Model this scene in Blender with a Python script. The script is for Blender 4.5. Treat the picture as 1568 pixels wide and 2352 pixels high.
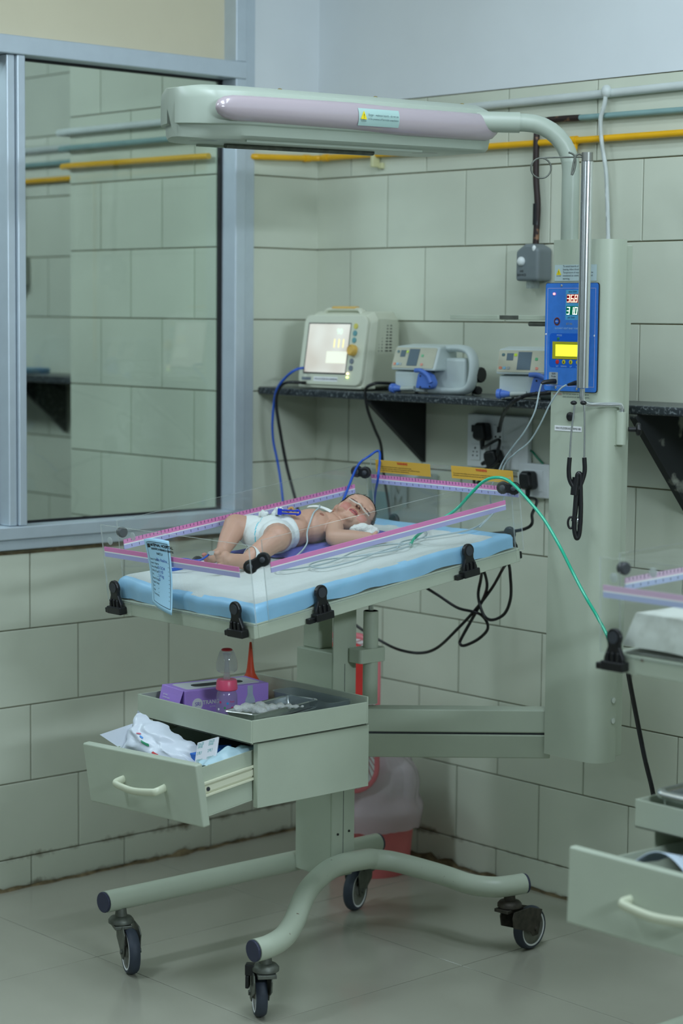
import bpy, bmesh, math, random
from mathutils import Vector, Matrix, noise
random.seed(7)
for o in list(bpy.data.objects): bpy.data.objects.remove(o)
scene = bpy.context.scene
COL = scene.collection
def lin(c):
    return tuple(((x/255)/12.92 if x/255 <= .04045 else ((x/255+.055)/1.055)**2.4) for x in c)

# ------------------------------------------------------------------ camera
cam = bpy.data.cameras.new('camera'); camo = bpy.data.objects.new('camera', cam); COL.objects.link(camo)
yaw, pitch, roll = 0.8330, 0.0959, 0.0098
fw = Vector((-math.sin(yaw)*math.cos(pitch), math.cos(yaw)*math.cos(pitch), -math.sin(pitch)))
rt = Vector((math.cos(yaw), math.sin(yaw), 0)); up = rt.cross(fw)
r2 = math.cos(roll)*rt + math.sin(roll)*up; u2 = -math.sin(roll)*rt + math.cos(roll)*up
camo.matrix_world = Matrix(((r2.x, u2.x, -fw.x, 4.399), (r2.y, u2.y, -fw.y, -3.8978), (r2.z, u2.z, -fw.z, 1.4926), (0, 0, 0, 1)))
cam.sensor_fit = 'VERTICAL'; cam.sensor_height = 36; cam.sensor_width = 24; cam.lens = 71.538
cam.clip_start = .05; cam.clip_end = 40
cam.dof.use_dof = True; cam.dof.focus_distance = 4.5; cam.dof.aperture_fstop = 2.8
scene.camera = camo

# ------------------------------------------------------------------ world and lights (fluorescent tubes of the ward, plus added fills)
world = bpy.data.worlds.new('world'); scene.world = world; world.use_nodes = True
bg = world.node_tree.nodes['Background']; bg.inputs[0].default_value = (.6, .75, .75, 1); bg.inputs[1].default_value = .05
TUBE = (.75, .88, 1.0)
def area(name, loc, target, sx, sy, power, col=TUBE):
    l = bpy.data.lights.new(name, 'AREA'); l.shape = 'RECTANGLE'; l.size = sx; l.size_y = sy; l.energy = power; l.color = col
    o = bpy.data.objects.new(name, l); COL.objects.link(o); o.location = loc
    o.rotation_euler = (Vector(target)-Vector(loc)).to_track_quat('-Z', 'Y').to_euler()
    return o
area('ceiling_light_middle', (2.0, -1.5, 2.94), (2.0, -1.5, 0), 1.4, .4, 18)
area('added_wall_fill', (1.9, -.9, 2.94), (1.9, -.9, 0), 1.2, .15, 6)  # added overhead fill that brightens the upper right wall, no known fixture
area('added_floor_fill', (.6, -2.9, 2.94), (.6, -2.9, 0), .2, 1.3, 19)  # invented fill lamp, added to lift the floor on the left
area('ceiling_light_near', (4.4, -4.4, 2.94), (4.4, -4.4, 0), 1.4, .5, 3)
area('wall_tube_side', (5.85, -2.2, 2.45), (0, -1.0, 1.5), 1.3, .12, 57)
area('wall_tube_front', (2.6, -6.3, 2.45), (1.4, 0, 1.8), 1.3, .12, 8)
area('alcove_light', (-1.3, -2.2, 2.9), (-.9, -.6, 1.2), 1.2, .6, 31)
vs = scene.view_settings
vs.view_transform = 'Standard'; vs.look = 'None'; vs.gamma = 1; vs.exposure = 0.48; vs.use_curve_mapping = False

# ------------------------------------------------------------------ materials
MATS = {}
def mat(name, col, rough=.5, metal=0, var=0, scale=8, bump=0, bscale=200, spec=.5, col2=None, thr=None, emit=0, trans=0, sss=0, coat=0, randobj=0, detail=4):
    if name in MATS: return MATS[name]
    m = bpy.data.materials.new(name); m.use_nodes = True; nt = m.node_tree; b = nt.nodes['Principled BSDF']
    c = lin(col)+(1,)
    b.inputs['Base Color'].default_value = c; b.inputs['Roughness'].default_value = rough; b.inputs['Metallic'].default_value = metal
    b.inputs['Specular IOR Level'].default_value = spec
    if coat: b.inputs['Coat Weight'].default_value = coat; b.inputs['Coat Roughness'].default_value = .1
    if trans: b.inputs['Transmission Weight'].default_value = trans
    if sss:
        b.inputs['Subsurface Weight'].default_value = sss; b.inputs['Subsurface Radius'].default_value = (.02, .008, .005); b.inputs['Subsurface Scale'].default_value = .3
    if emit: b.inputs['Emission Color'].default_value = c; b.inputs['Emission Strength'].default_value = emit
    L = nt.links
    if var or col2 or bump or randobj:
        g = nt.nodes.new('ShaderNodeNewGeometry')
        last = None
        if var or col2:
            n = nt.nodes.new('ShaderNodeTexNoise'); n.inputs['Scale'].default_value = scale; n.inputs['Detail'].default_value = detail
            L.new(g.outputs['Position'], n.inputs['Vector'])
            r = nt.nodes.new('ShaderNodeValToRGB'); L.new(n.outputs['Fac'], r.inputs[0])
            if col2:
                t = thr or (.45, .6)
                r.color_ramp.elements[0].position = t[0]; r.color_ramp.elements[1].position = t[1]
                r.color_ramp.elements[0].color = c; r.color_ramp.elements[1].color = lin(col2)+(1,)
            else:
                r.color_ramp.elements[0].position = .3; r.color_ramp.elements[1].position = .7
                r.color_ramp.elements[0].color = tuple(x*(1-var) for x in c[:3])+(1,); r.color_ramp.elements[1].color = tuple(min(1, x*(1+var)) for x in c[:3])+(1,)
            last = r.outputs[0]
        if randobj:
            oi = nt.nodes.new('ShaderNodeObjectInfo'); mp = nt.nodes.new('ShaderNodeMapRange'); L.new(oi.outputs['Random'], mp.inputs[0])
            mp.inputs[3].default_value = 1-randobj; mp.inputs[4].default_value = 1+randobj
            mx = nt.nodes.new('ShaderNodeVectorMath'); mx.operation = 'SCALE'
            if last: L.new(last, mx.inputs[0])
            else: mx.inputs[0].default_value = c[:3]
            L.new(mp.outputs[0], mx.inputs['Scale']); last = mx.outputs[0]
        if last: L.new(last, b.inputs['Base Color'])
        if bump:
            n2 = nt.nodes.new('ShaderNodeTexNoise'); n2.inputs['Scale'].default_value = bscale; n2.inputs['Detail'].default_value = 3
            L.new(g.outputs['Position'], n2.inputs['Vector'])
            bp = nt.nodes.new('ShaderNodeBump'); bp.inputs['Strength'].default_value = bump; bp.inputs['Distance'].default_value = .004
            L.new(n2.outputs['Fac'], bp.inputs['Height']); L.new(bp.outputs[0], b.inputs['Normal'])
    MATS[name] = m; return m
def clear_mat(name, tint, gloss=.9, alpha=0, acol=(220, 225, 228), rough=.02, ior=1.45):
    """thin clear plastic or glass sheet: straight-through light plus fresnel reflection, optional milky haze"""
    m = bpy.data.materials.new(name); m.use_nodes = True; nt = m.node_tree; L = nt.links
    for n in list(nt.nodes):
        if n.type == 'BSDF_PRINCIPLED': nt.nodes.remove(n)
    out = [n for n in nt.nodes if n.type == 'OUTPUT_MATERIAL'][0]
    t = nt.nodes.new('ShaderNodeBsdfTransparent'); t.inputs[0].default_value = tuple(x for x in tint)+(1,)
    g = nt.nodes.new('ShaderNodeBsdfGlossy'); g.inputs['Roughness'].default_value = rough; g.inputs[0].default_value = (gloss, gloss, gloss, 1)
    lw = nt.nodes.new('ShaderNodeLayerWeight'); lw.inputs[0].default_value = .5   # Schlick fresnel, same from both sides of the sheet
    pw = nt.nodes.new('ShaderNodeMath'); pw.operation = 'POWER'; L.new(lw.outputs['Facing'], pw.inputs[0]); pw.inputs[1].default_value = 5
    f = nt.nodes.new('ShaderNodeMath'); f.operation = 'MULTIPLY_ADD'; L.new(pw.outputs[0], f.inputs[0]); f.inputs[1].default_value = .9; f.inputs[2].default_value = .035
    x = nt.nodes.new('ShaderNodeMixShader')
    sh = t.outputs[0]
    if alpha:
        d = nt.nodes.new('ShaderNodeBsdfDiffuse'); d.inputs[0].default_value = lin(acol)+(1,)
        tl = nt.nodes.new('ShaderNodeBsdfTranslucent'); tl.inputs[0].default_value = lin(acol)+(1,)
        dd = nt.nodes.new('ShaderNodeMixShader'); dd.inputs[0].default_value = .4; L.new(d.outputs[0], dd.inputs[1]); L.new(tl.outputs[0], dd.inputs[2])
        a = nt.nodes.new('ShaderNodeMixShader'); a.inputs[0].default_value = alpha; L.new(t.outputs[0], a.inputs[1]); L.new(dd.outputs[0], a.inputs[2]); sh = a.outputs[0]
    L.new(f.outputs[0], x.inputs[0]); L.new(sh, x.inputs[1]); L.new(g.outputs[0], x.inputs[2]); L.new(x.outputs[0], out.inputs[0])
    MATS[name] = m; return m
def tile_mat(name, col, rough):
    """glazed wall tile: faint cloudiness, plus brown mould stains that sit along the two lowest joints"""
    m = mat(name, col, rough, var=.05, scale=3.5, randobj=.03, spec=.5); nt = m.node_tree; L = nt.links; b = nt.nodes['Principled BSDF']
    prev = b.inputs['Base Color'].links[0].from_socket
    g = nt.nodes.new('ShaderNodeNewGeometry'); s = nt.nodes.new('ShaderNodeSeparateXYZ'); L.new(g.outputs['Position'], s.inputs[0])
    n = nt.nodes.new('ShaderNodeTexNoise'); n.inputs['Scale'].default_value = 7; n.inputs['Detail'].default_value = 9; n.inputs['Roughness'].default_value = .75; L.new(g.outputs['Position'], n.inputs['Vector'])
    def near(z0, w):
        a = nt.nodes.new('ShaderNodeMath'); a.operation = 'SUBTRACT'; L.new(s.outputs['Z'], a.inputs[0]); a.inputs[1].default_value = z0
        ab = nt.nodes.new('ShaderNodeMath'); ab.operation = 'ABSOLUTE'; L.new(a.outputs[0], ab.inputs[0])
        mr = nt.nodes.new('ShaderNodeMapRange'); L.new(ab.outputs[0], mr.inputs[0]); mr.inputs[1].default_value = 0; mr.inputs[2].default_value = w; mr.inputs[3].default_value = .30; mr.inputs[4].default_value = 0
        return mr.outputs[0]
    a1 = near(.081, .022); a2 = near(0, .035); a3 = near(0, .01)
    mx = nt.nodes.new('ShaderNodeMath'); mx.operation = 'MAXIMUM'; L.new(a1, mx.inputs[0]); L.new(a2, mx.inputs[1])
    mx2 = nt.nodes.new('ShaderNodeMath'); mx2.operation = 'MAXIMUM'; L.new(mx.outputs[0], mx2.inputs[0]); L.new(a3, mx2.inputs[1])
    ad = nt.nodes.new('ShaderNodeMath'); ad.operation = 'ADD'; L.new(mx2.outputs[0], ad.inputs[0]); L.new(n.outputs['Fac'], ad.inputs[1])
    st = nt.nodes.new('ShaderNodeMapRange'); L.new(ad.outputs[0], st.inputs[0]); st.inputs[1].default_value = .70; st.inputs[2].default_value = .88; st.inputs[4].default_value = .85
    mc = nt.nodes.new('ShaderNodeMix'); mc.data_type = 'RGBA'; L.new(st.outputs[0], mc.inputs[0]); L.new(prev, mc.inputs[6]); mc.inputs[7].default_value = lin((96, 84, 56))+(1,)
    L.new(mc.outputs[2], b.inputs['Base Color'])
    return m

M_TILE = tile_mat('glazed_wall_tile', (206, 212, 194), .22)
M_GROUT = mat('grout', (118, 112, 84), .9, var=.25, scale=30)
M_MORTAR = mat('dirty_mortar', (104, 92, 66), .95, var=.5, scale=40, bump=.8, bscale=90)
M_PLASTER = mat('painted_plaster', (220, 226, 228), .75, var=.035, scale=3, bump=.05, bscale=60)
M_FARW = mat('dimmed_unseen_wall', (142, 152, 144), .7, var=.03, scale=3)  # unseen walls only: colour darkened to cut the light they bounce
M_CEIL = mat('ceiling_paint', (205, 210, 206), .8, var=.02)
M_FLOOR = mat('vitrified_floor_tile', (162, 162, 147), .16, var=.05, scale=2.5, randobj=.02, spec=.5)
M_FGROUT = mat('floor_joint', (84, 82, 70), .9, var=.2, scale=40)
M_ALU = mat('anodised_aluminium', (196, 208, 216), .42, metal=.35, var=.03, scale=20)
M_RUBBER = mat('black_gasket', (14, 15, 18), .6, var=.1)
M_CREAM = mat('cream_laminate', (214, 206, 178), .5, var=.03, scale=4)
M_GLASS = clear_mat('window_glass', (.90, .945, .915), gloss=1.0)
M_PAINT = mat('warmer_powder_coat', (180, 190, 171), .38, var=.03, scale=9, bump=.06, bscale=600)
M_PAINTW = mat('scuffed_powder_coat', (180, 190, 171), .4, col2=(96, 62, 40), thr=(.70, .735), scale=38, bump=.06, bscale=600)
M_LAMP = mat('lamp_hood_plastic', (166, 177, 163), .36, var=.02)
M_PINK = mat('pink_gloss_strip', (170, 158, 163), .14, var=.01, coat=.4)
M_BLACK = mat('black_plastic', (22, 23, 25), .38, var=.15, scale=60)
M_DARK = mat('dark_grey_plastic', (52, 56, 62), .5, var=.1)
M_NAVY = mat('navy_end_cap', (44, 48, 70), .5, var=.1)
M_STEEL = mat('polished_steel', (220, 224, 224), .22, metal=.9, var=.04, scale=30)
M_CAST = mat('zinc_fork_dull', (104, 108, 100), .5, metal=.6, var=.25, scale=50)
M_RUST = mat('zinc_fork_rusty', (72, 68, 60), .6, metal=.4, var=.35, scale=60)
M_TYRE = mat('grey_blue_tyre', (52, 60, 72), .6, var=.12, scale=40)
M_RIM = mat('grey_rim', (128, 130, 120), .5, var=.15, scale=50)
M_ACR = clear_mat('clear_acrylic', (.985, .99, .988), gloss=.8, alpha=.012)
M_ACRE = clear_mat('clear_acrylic_edge', (.86, .9, .9), gloss=.9, alpha=.42, acol=(228, 234, 232))
M_WHITE = mat('white_plastic', (226, 232, 230), .35, var=.02)
M_SPINK = mat('pink_scale_print', (226, 138, 190), .45, var=.02)
M_SWHITE = mat('white_print', (238, 240, 240), .5, var=.01)
M_SLAV = mat('lavender_scale_print', (176, 178, 222), .45, var=.02)
M_SPINK2 = mat('faded_pink_print', (212, 182, 206), .45, var=.02); M_SLAV2 = mat('faded_lavender_print', (176, 188, 220), .45, var=.02)
M_SINK = mat('ink', (40, 40, 70), .6, var=.05)
M_INKB = mat('black_ink', (28, 28, 30), .6, var=.05)
M_GRAN = mat('black_granite', (44, 50, 54), .3, col2=(116, 124, 126), thr=(.52, .72), scale=130, detail=2)
M_YPIPE = mat('yellow_pipe_paint', (232, 176, 20), .35, var=.06, scale=20)
M_TEAL = mat('teal_pipe_paint', (128, 160, 158), .45, var=.08, scale=20)
M_WPIPE = mat('white_conduit', (200, 208, 204), .5, var=.06, scale=15)
M_COPPER = mat('tarnished_copper', (46, 34, 32), .5, metal=.2, col2=(150, 112, 84), thr=(.6, .66), scale=26)

# ------------------------------------------------------------------ mesh helpers
def V(p): return p if isinstance(p, Vector) else Vector(p)
class MB:
    def __init__(s): s.v = []; s.f = []; s.m = []; s.c = 0
    def add(s, vs_, fs):
        o = len(s.v); s.v += [V(p).copy() for p in vs_]
        for f in fs: s.f.append([o+i for i in f]); s.m.append(s.c)
        return s
    def mi(s, i): s.c = i; return s
    def box(s, a, b):
        (x0, y0, z0), (x1, y1, z1) = a, b
        return s.add([(x0,y0,z0),(x1,y0,z0),(x1,y1,z0),(x0,y1,z0),(x0,y0,z1),(x1,y0,z1),(x1,y1,z1),(x0,y1,z1)],
                     [(0,3,2,1),(4,5,6,7),(0,1,5,4),(1,2,6,5),(2,3,7,6),(3,0,4,7)])
    def obox(s, c, ax, ay, az):
        c = V(c); ax = V(ax); ay = V(ay); az = V(az)
        p = [c+i*ax+j*ay+k*az for k in (-1, 1) for (i, j) in ((-1,-1),(1,-1),(1,1),(-1,1))]
        return s.add(p, [(0,3,2,1),(4,5,6,7),(0,1,5,4),(1,2,6,5),(2,3,7,6),(3,0,4,7)])
    def ring(s, rings, closed=False, cap0=True, cap1=True):
        n = len(rings[0]); o = len(s.v)
        for r in rings: s.v += [V(p).copy() for p in r]
        k = len(rings)
        for i in range(k if closed else k-1):
            a = o+i*n; b = o+((i+1) % k)*n
            for j in range(n):
                s.f.append([a+j, a+(j+1) % n, b+(j+1) % n, b+j]); s.m.append(s.c)
        if not closed:
            if cap0: s.f.append([o+j for j in range(n)][::-1]); s.m.append(s.c)
            if cap1: s.f.append([o+(k-1)*n+j for j in range(n)]); s.m.append(s.c)
        return s
    def tube(s, pts, r, n=8, closed=False, rads=None, flat=None):
        pts = [V(p) for p in pts]; k = len(pts); rings = []; ref = None
        for i, p in enumerate(pts):
            if closed: t = pts[(i+1) % k]-pts[i-1]
            else: t = pts[min(i+1, k-1)]-pts[max(i-1, 0)]
            t.normalize()
            if ref is None:
                ref = Vector((0, 0, 1)) if abs(t.z) < .9 else Vector((1, 0, 0))
            a = (ref-t*ref.dot(t)).normalized(); b = t.cross(a); ref = a
            rr = rads[i] if rads else r
            fa, fb = flat or (1, 1)
            rings.append([p+a*rr*fa*math.cos(2*math.pi*j/n)+b*rr*fb*math.sin(2*math.pi*j/n) for j in range(n)])
        return s.ring(rings, closed)
    def cyl(s, a, b, r, r1=None, n=20):
        return s.tube([a, b], r, n, rads=[r, r if r1 is None else r1])
    def lathe(s, prof, c, axis=(0, 0, 1), n=28, cap=True):
        c = V(c); t = V(axis).normalized(); ref = Vector((1, 0, 0)) if abs(t.x) < .9 else Vector((0, 1, 0))
        a = (ref-t*ref.dot(t)).normalized(); b = t.cross(a)
        return s.ring([[c+t*h+(a*math.cos(2*math.pi*j/n)+b*math.sin(2*math.pi*j/n))*max(r, 1e-5) for j in range(n)] for r, h in prof], cap0=cap, cap1=cap)
    def ell(s, c, r, axes=None, n=20, k=12):
        c = V(c); ax = [V(a) for a in axes] if axes else [Vector((1,0,0)), Vector((0,1,0)), Vector((0,0,1))]
        rings = []
        for i in range(k+1):
            th = math.pi*i/k; rr = max(math.sin(th), 1e-3)
            rings.append([c+ax[0]*r[0]*rr*math.cos(2*math.pi*j/n)+ax[1]*r[1]*rr*math.sin(2*math.pi*j/n)-ax[2]*r[2]*math.cos(th) for j in range(n)])
        return s.ring(rings)
    def caps(s, a, b, r0, r1, n=16):
        a = V(a); b = V(b); t = (b-a); L = t.length; t.normalize()
        prof = []
        for i in range(5): th = math.pi/2*i/4; prof.append((r0*math.sin(th), -r0*math.cos(th)))
        for i in range(5): th = math.pi/2*i/4; prof.append((r1*math.cos(th), L+r1*math.sin(th)))
        return s.lathe(prof, a, t, n)
    def prism(s, poly, o, ux, uy, un, h0, h1):
        o = V(o); ux = V(ux); uy = V(uy); un = V(un)
        return s.ring([[o+ux*x+uy*y+un*h for x, y in poly] for h in (h0, h1)])
    def grid(s, fn, nu, nv):
        o = len(s.v)
        for i in range(nu+1):
            for j in range(nv+1): s.v.append(V(fn(i/nu, j/nv)))
        for i in range(nu):
            for j in range(nv):
                a = o+i*(nv+1)+j; s.f.append([a, a+nv+1, a+nv+2, a+1]); s.m.append(s.c)
        return s
ORG = {}
def build(mb, name, mats, parent=None, M=None, smooth=0, bevel=0, seg=2, flip=False, solid=0, subd=0, origin=None):
    vs_ = [M @ v for v in mb.v] if M is not None else mb.v
    lo = Vector((min(v.x for v in vs_), min(v.y for v in vs_), min(v.z for v in vs_))); hi = Vector((max(v.x for v in vs_), max(v.y for v in vs_), max(v.z for v in vs_)))
    og = Vector(origin) if origin is not None else Vector(((lo.x+hi.x)/2, (lo.y+hi.y)/2, lo.z))
    me = bpy.data.meshes.new(name); me.from_pydata([v-og for v in vs_], [], mb.f)
    if not isinstance(mats, (list, tuple)): mats = [mats]
    for m in mats: me.materials.append(m)
    me.polygons.foreach_set('material_index', mb.m)
    bm = bmesh.new(); bm.from_mesh(me); bmesh.ops.recalc_face_normals(bm, faces=bm.faces)
    bm.to_mesh(me); bm.free()
    if smooth:
        me.polygons.foreach_set('use_smooth', [True]*len(me.polygons)); me.set_sharp_from_angle(angle=math.radians(smooth))
    o = bpy.data.objects.new(name, me); COL.objects.link(o)
    place(o, og, parent)
    if solid: md = o.modifiers.new('solid', 'SOLIDIFY'); md.thickness = solid; md.offset = 0
    if subd: md = o.modifiers.new('subd', 'SUBSURF'); md.levels = subd; md.render_levels = subd
    if bevel:
        md = o.modifiers.new('bevel', 'BEVEL'); md.width = bevel; md.segments = seg; md.limit_method = 'ANGLE'; md.angle_limit = math.radians(40)
    return o
def place(o, og, parent):
    ORG[o.name] = Vector(og)
    if parent: o.parent = parent; o.location = Vector(og)-ORG[parent.name]
    else: o.location = og
def thing(name, loc, label, cat, group=None):
    o = bpy.data.objects.new(name, None); COL.objects.link(o); o.empty_display_size = .05; place(o, loc, None)
    return tag(o, label, cat, group)
def tag(o, label=None, cat=None, group=None, kind=None):
    if label: o['label'] = label
    if cat: o['category'] = cat
    if group: o['group'] = group
    if kind: o['kind'] = kind
    return o
def struct(mb, name, mats, **k): return tag(build(mb, name, mats, **k), kind='structure')
def catmull(pts, n=8, closed=False):
    pts = [V(p) for p in pts]; k = len(pts); out = []
    for i in range(k if closed else k-1):
        p0 = pts[i-1] if (i or closed) else pts[0]*2-pts[1]; p1 = pts[i]; p2 = pts[(i+1) % k]
        p3 = pts[(i+2) % k] if (closed or i+2 < k) else pts[-1]*2-pts[-2]
        for j in range(n):
            t = j/n; out.append(.5*((2*p1)+(-p0+p2)*t+(2*p0-5*p1+4*p2-p3)*t*t+(-p0+3*p1-3*p2+p3)*t**3))
    if not closed: out.append(pts[-1])
    return out
def cable(name, pts, r, m, parent=None, n=6, k=8, label=None, cat='cable', group=None, **kw):
    o = build(MB().tube(catmull(pts, k), r, n), name, m, parent, smooth=60, **kw)
    if label: tag(o, label, cat, group)
    return o
def text(s, size, o, ux, uy, m, parent, name='lettering', align='LEFT', lift=.0006, sx=1, space=1.1, bold=0):
    cu = bpy.data.curves.new('txt', 'FONT'); cu.body = s; cu.size = size; cu.align_x = align; cu.align_y = 'CENTER'; cu.space_line = space; cu.offset = bold
    to = bpy.data.objects.new('txt', cu); COL.objects.link(to)
    dg = bpy.context.evaluated_depsgraph_get(); me0 = to.evaluated_get(dg).to_mesh()
    o = V(o); ux = V(ux).normalized(); uy = V(uy).normalized(); un = ux.cross(uy)
    vv = [o+ux*v.co.x*sx+uy*v.co.y+un*lift for v in me0.vertices]; ff = [list(p.vertices) for p in me0.polygons]
    to.evaluated_get(dg).to_mesh_clear(); bpy.data.objects.remove(to); bpy.data.curves.remove(cu)
    me = bpy.data.meshes.new(name); c = sum(vv, Vector())/len(vv); me.from_pydata([v-c for v in vv], [], ff); me.materials.append(m)
    ob = bpy.data.objects.new(name, me); COL.objects.link(ob); place(ob, c, parent); return ob
def rrect(w, h, r, n=4, x0=0, y0=0):
    out = []
    for cx, cy, a0 in ((w/2-r, h/2-r, 0), (-w/2+r, h/2-r, 90), (-w/2+r, -h/2+r, 180), (w/2-r, -h/2+r, 270)):
        for i in range(n+1):
            a = math.radians(a0+90*i/n); out.append((x0+cx+r*math.cos(a), y0+cy+r*math.sin(a)))
    return out
def ngon(r, n=20, x0=0, y0=0): return [(x0+r*math.cos(2*math.pi*i/n), y0+r*math.sin(2*math.pi*i/n)) for i in range(n)]
EX, EY, EZ = Vector((1,0,0)), Vector((0,1,0)), Vector((0,0,1))

# ------------------------------------------------------------------ room shell
H = .2; BASE = .0809; TW = .3
struct(MB().box((-4, -6.6, -.12), (6.1, .2, -.006)), 'floor', M_FGROUT)
FLOOR = bpy.data.objects['floor']
tilemesh = {}
def piece(name, key, parent, loc, rot, size, m, bev=.0012):
    """one tile: shared mesh per size, length along local x, height along local y, thickness along +z"""
    if key not in tilemesh:
        w, h, d = size; b = bev
        mb = MB().ring([[(0,0,0),(w,0,0),(w,h,0),(0,h,0)], [(0,0,d-b),(w,0,d-b),(w,h,d-b),(0,h,d-b)], [(b,b,d),(w-b,b,d),(w-b,h-b,d),(b,h-b,d)]], cap0=False)
        me = bpy.data.meshes.new(name); me.from_pydata(mb.v, [], mb.f); me.materials.append(m)
        bm = bmesh.new(); bm.from_mesh(me); bmesh.ops.recalc_face_normals(bm, faces=bm.faces); bm.to_mesh(me); bm.free()
        if me.polygons[-1].normal.z < 0: me.flip_normals()
        tilemesh[key] = me
    o = bpy.data.objects.new(name, tilemesh[key]); COL.objects.link(o); place(o, V(loc), parent); o.rotation_euler = rot; return o
for i in range(-1, 10):
    for j in range(0, 11):
        x = .6*i+.001; y = -.6*(j+1)+.001
        if i < 0: continue
        piece('floor_tile', ('f', 0), FLOOR, (x, y, -.006), (0, 0, 0), (.598, .598, .006), M_FLOOR, .0006)
struct(MB().box((-4, -6.6, 3.0), (6.1, .2, 3.1)), 'ceiling', M_CEIL)
struct(MB().box((-4, 0, 0), (6.1, .15, 2.082)).box((-4, 0, 2.082), (-.1, .15, 3.0)).mi(1).box((-.1, -.005, 2.082), (6.1, .15, 3.0)), 'wall_right', [M_GROUT, M_PLASTER])
WR = bpy.data.objects['wall_right']
struct(MB().box((5.95, -6.6, 0), (6.1, 0, 3)), 'wall_opposite', M_FARW)
struct(MB().box((-4, -6.6, 0), (5.95, -6.45, 3)), 'wall_behind', M_FARW)
struct(MB().box((-4, -6.45, 0), (-3.85, 0, 3)), 'wall_alcove_end', M_PLASTER)
struct(MB().box((-.10, -6.45, 0), (-.002, 0, .886)).box((-.10, -.247, .886), (-.002, 0, 2.082)).mi(1).box((-.10, -.247, 2.082), (.003, 0, 3.0)).box((-.10, -6.45, .886), (.002, -3.17, 3.0)), 'wall_left', [M_GROUT, M_PLASTER])
WL = bpy.data.objects['wall_left']
struct(MB().box((-.76, -.326, 0), (-.052, 0, 3.0)), 'wall_pier', [M_GROUT, M_PLASTER])
WP = bpy.data.objects['wall_pier']
TH = .005; G = .0016
def rows():
    yield -1, 0, BASE
    for k in range(15): yield k, BASE+H*k, BASE+H*(k+1)
def tile_run(parent, a0, a1, phase, zmax, place_fn, zmin=0, single=False, rowsel=None):
    for k, z0, z1 in rows():
        if z0 >= zmax-.02 or z1 <= zmin+.02: continue
        z0 = max(z0, zmin); z1 = min(z1, zmax)
        ph = phase(k); cuts = [a0]
        if not single:
            c = ph
            while c > a0: c -= TW
            while c < a1:
                if c > a0+.01 and c < a1-.01: cuts.append(c)
                c += TW
        cuts.append(a1)
        for p, q in zip(cuts, cuts[1:]):
            w = round(q-p-2*G, 4); h = round(z1-z0-2*G, 4)
            place_fn(p+G, q-G, z0+G, w, h)
R90 = math.pi/2
# right wall: tiles face -y
def pr(p, q, z, w, h): piece('wall_tile', ('t', w, h), WR, (p, 0, z), (R90, 0, 0), (w, h, TH), M_TILE)
tile_run(WR, 0, 2.39, lambda k: .292 if k % 2 == 0 else .142, 2.0809, pr)
tile_run(WR, -2.0, -.76, lambda k: .292 if k % 2 == 0 else .142, 2.9, pr)
# left wall: tiles face +x; local x runs along +y
def pl(p, q, z, w, h): piece('wall_tile', ('t', w, h), WL, (-.002, -q, z), (R90, 0, R90), (w, h, TH), M_TILE)
tile_run(WL, 0, 1.9, lambda k: .235 if k % 2 == 0 else .085, .8809, pl)
tile_run(WL, 0, .247, lambda k: 0, 2.0809, pl, zmin=.8809, single=True)
def pp(p, q, z, w, h): piece('wall_tile', ('t', w, h), WP, (p, -.326, z), (R90, 0, 0), (w, h, TH), M_TILE)
tile_run(WP, -.76, -.052, lambda k: -.30 if k % 2 == 0 else -.45, 2.9, pp, zmin=.6)
# crumbling mortar along the foot of both walls
def mortar(p0, p1, nrm, parent, wmax):
    p0 = V(p0); p1 = V(p1); nrm = V(nrm); n = 90; L = (p1-p0).length; mb = MB(); rings = []
    for i in range(n+1):
        p = p0+(p1-p0)*i/n; w = wmax*(.25+.95*abs(noise.noise(p*9))); h = wmax*(.2+1.1*abs(noise.noise(p*13+Vector((3, 1, 7)))))
        rings.append([p, p+nrm*w, p+nrm*w*.55+EZ*h*.6, p+nrm*.005+EZ*h])
    build(mb.ring(rings), 'mortar_fillet', M_MORTAR, parent)
mortar((.004, -1.9, 0), (.004, -.0, 0), (1, 0, 0), WL, .026)
mortar((.0, -.006, 0), (2.39, -.006, 0), (0, -1, 0), WR, .026)
mortar((.001, -1.9, .877), (.001, -.26, .877), (1, 0, 0), WL, .014)

# ------------------------------------------------------------------ aluminium window partition
W1 = bpy.data.objects.new('window_1', None); COL.objects.link(W1); place(W1, (0, -1.7, .89), None); tag(W1, kind='structure')
def fr(name, a, b, m=M_ALU, bev=.003): return build(MB().box(a, b), name, m, W1, bevel=bev)
fr('jamb_frame', (-.09, -.285, .893), (.012, -.247, 3.0))
fr('glazing_bead', (-.05, -.323, .95), (.022, -.286, 2.137)); fr('glazing_bead', (-.05, -.323, 2.183), (.022, -.286, 3.0))
fr('transom', (-.07, -3.17, 2.137), (.024, -.286, 2.183))
fr('sill_rail', (-.09, -3.17, .889), (.016, -.286, .916)); fr('sill_bead', (-.06, -3.17, .917), (.026, -.286, .950))
for y in (-1.027, -1.80, -2.55):
    fr('mullion', (-.06, y-.026, .951), (.012, y-.002, 2.136)); fr('mullion', (-.06, y, .951), (.020, y+.024, 2.136))
fr('jamb_frame', (-.09, -3.17, .893), (.012, -3.13, 3.0))
for a, b in ((-1.003, -.3235), (-1.774, -1.053), (-2.524, -1.826), (-3.13, -2.576)):
    build(MB().box((-.045, a, .951), (-.041, b, 2.137)), 'glass_pane', M_GLASS, W1)
    g = MB()
    for p, q in (((-.05, a, .951), (-.036, a+.005, 2.137)), ((-.05, b-.006, .951), (-.036, b, 2.137)), ((-.05, a, .951), (-.036, b, .956)), ((-.05, a, 2.131), (-.036, b, 2.137))): g.box(p, q)
    build(g, 'gasket', M_RUBBER, W1)
build(MB().box((-.045, -3.13, 2.184), (-.03, -.323, 2.999)), 'laminate_panel', M_CREAM, W1)
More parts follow.
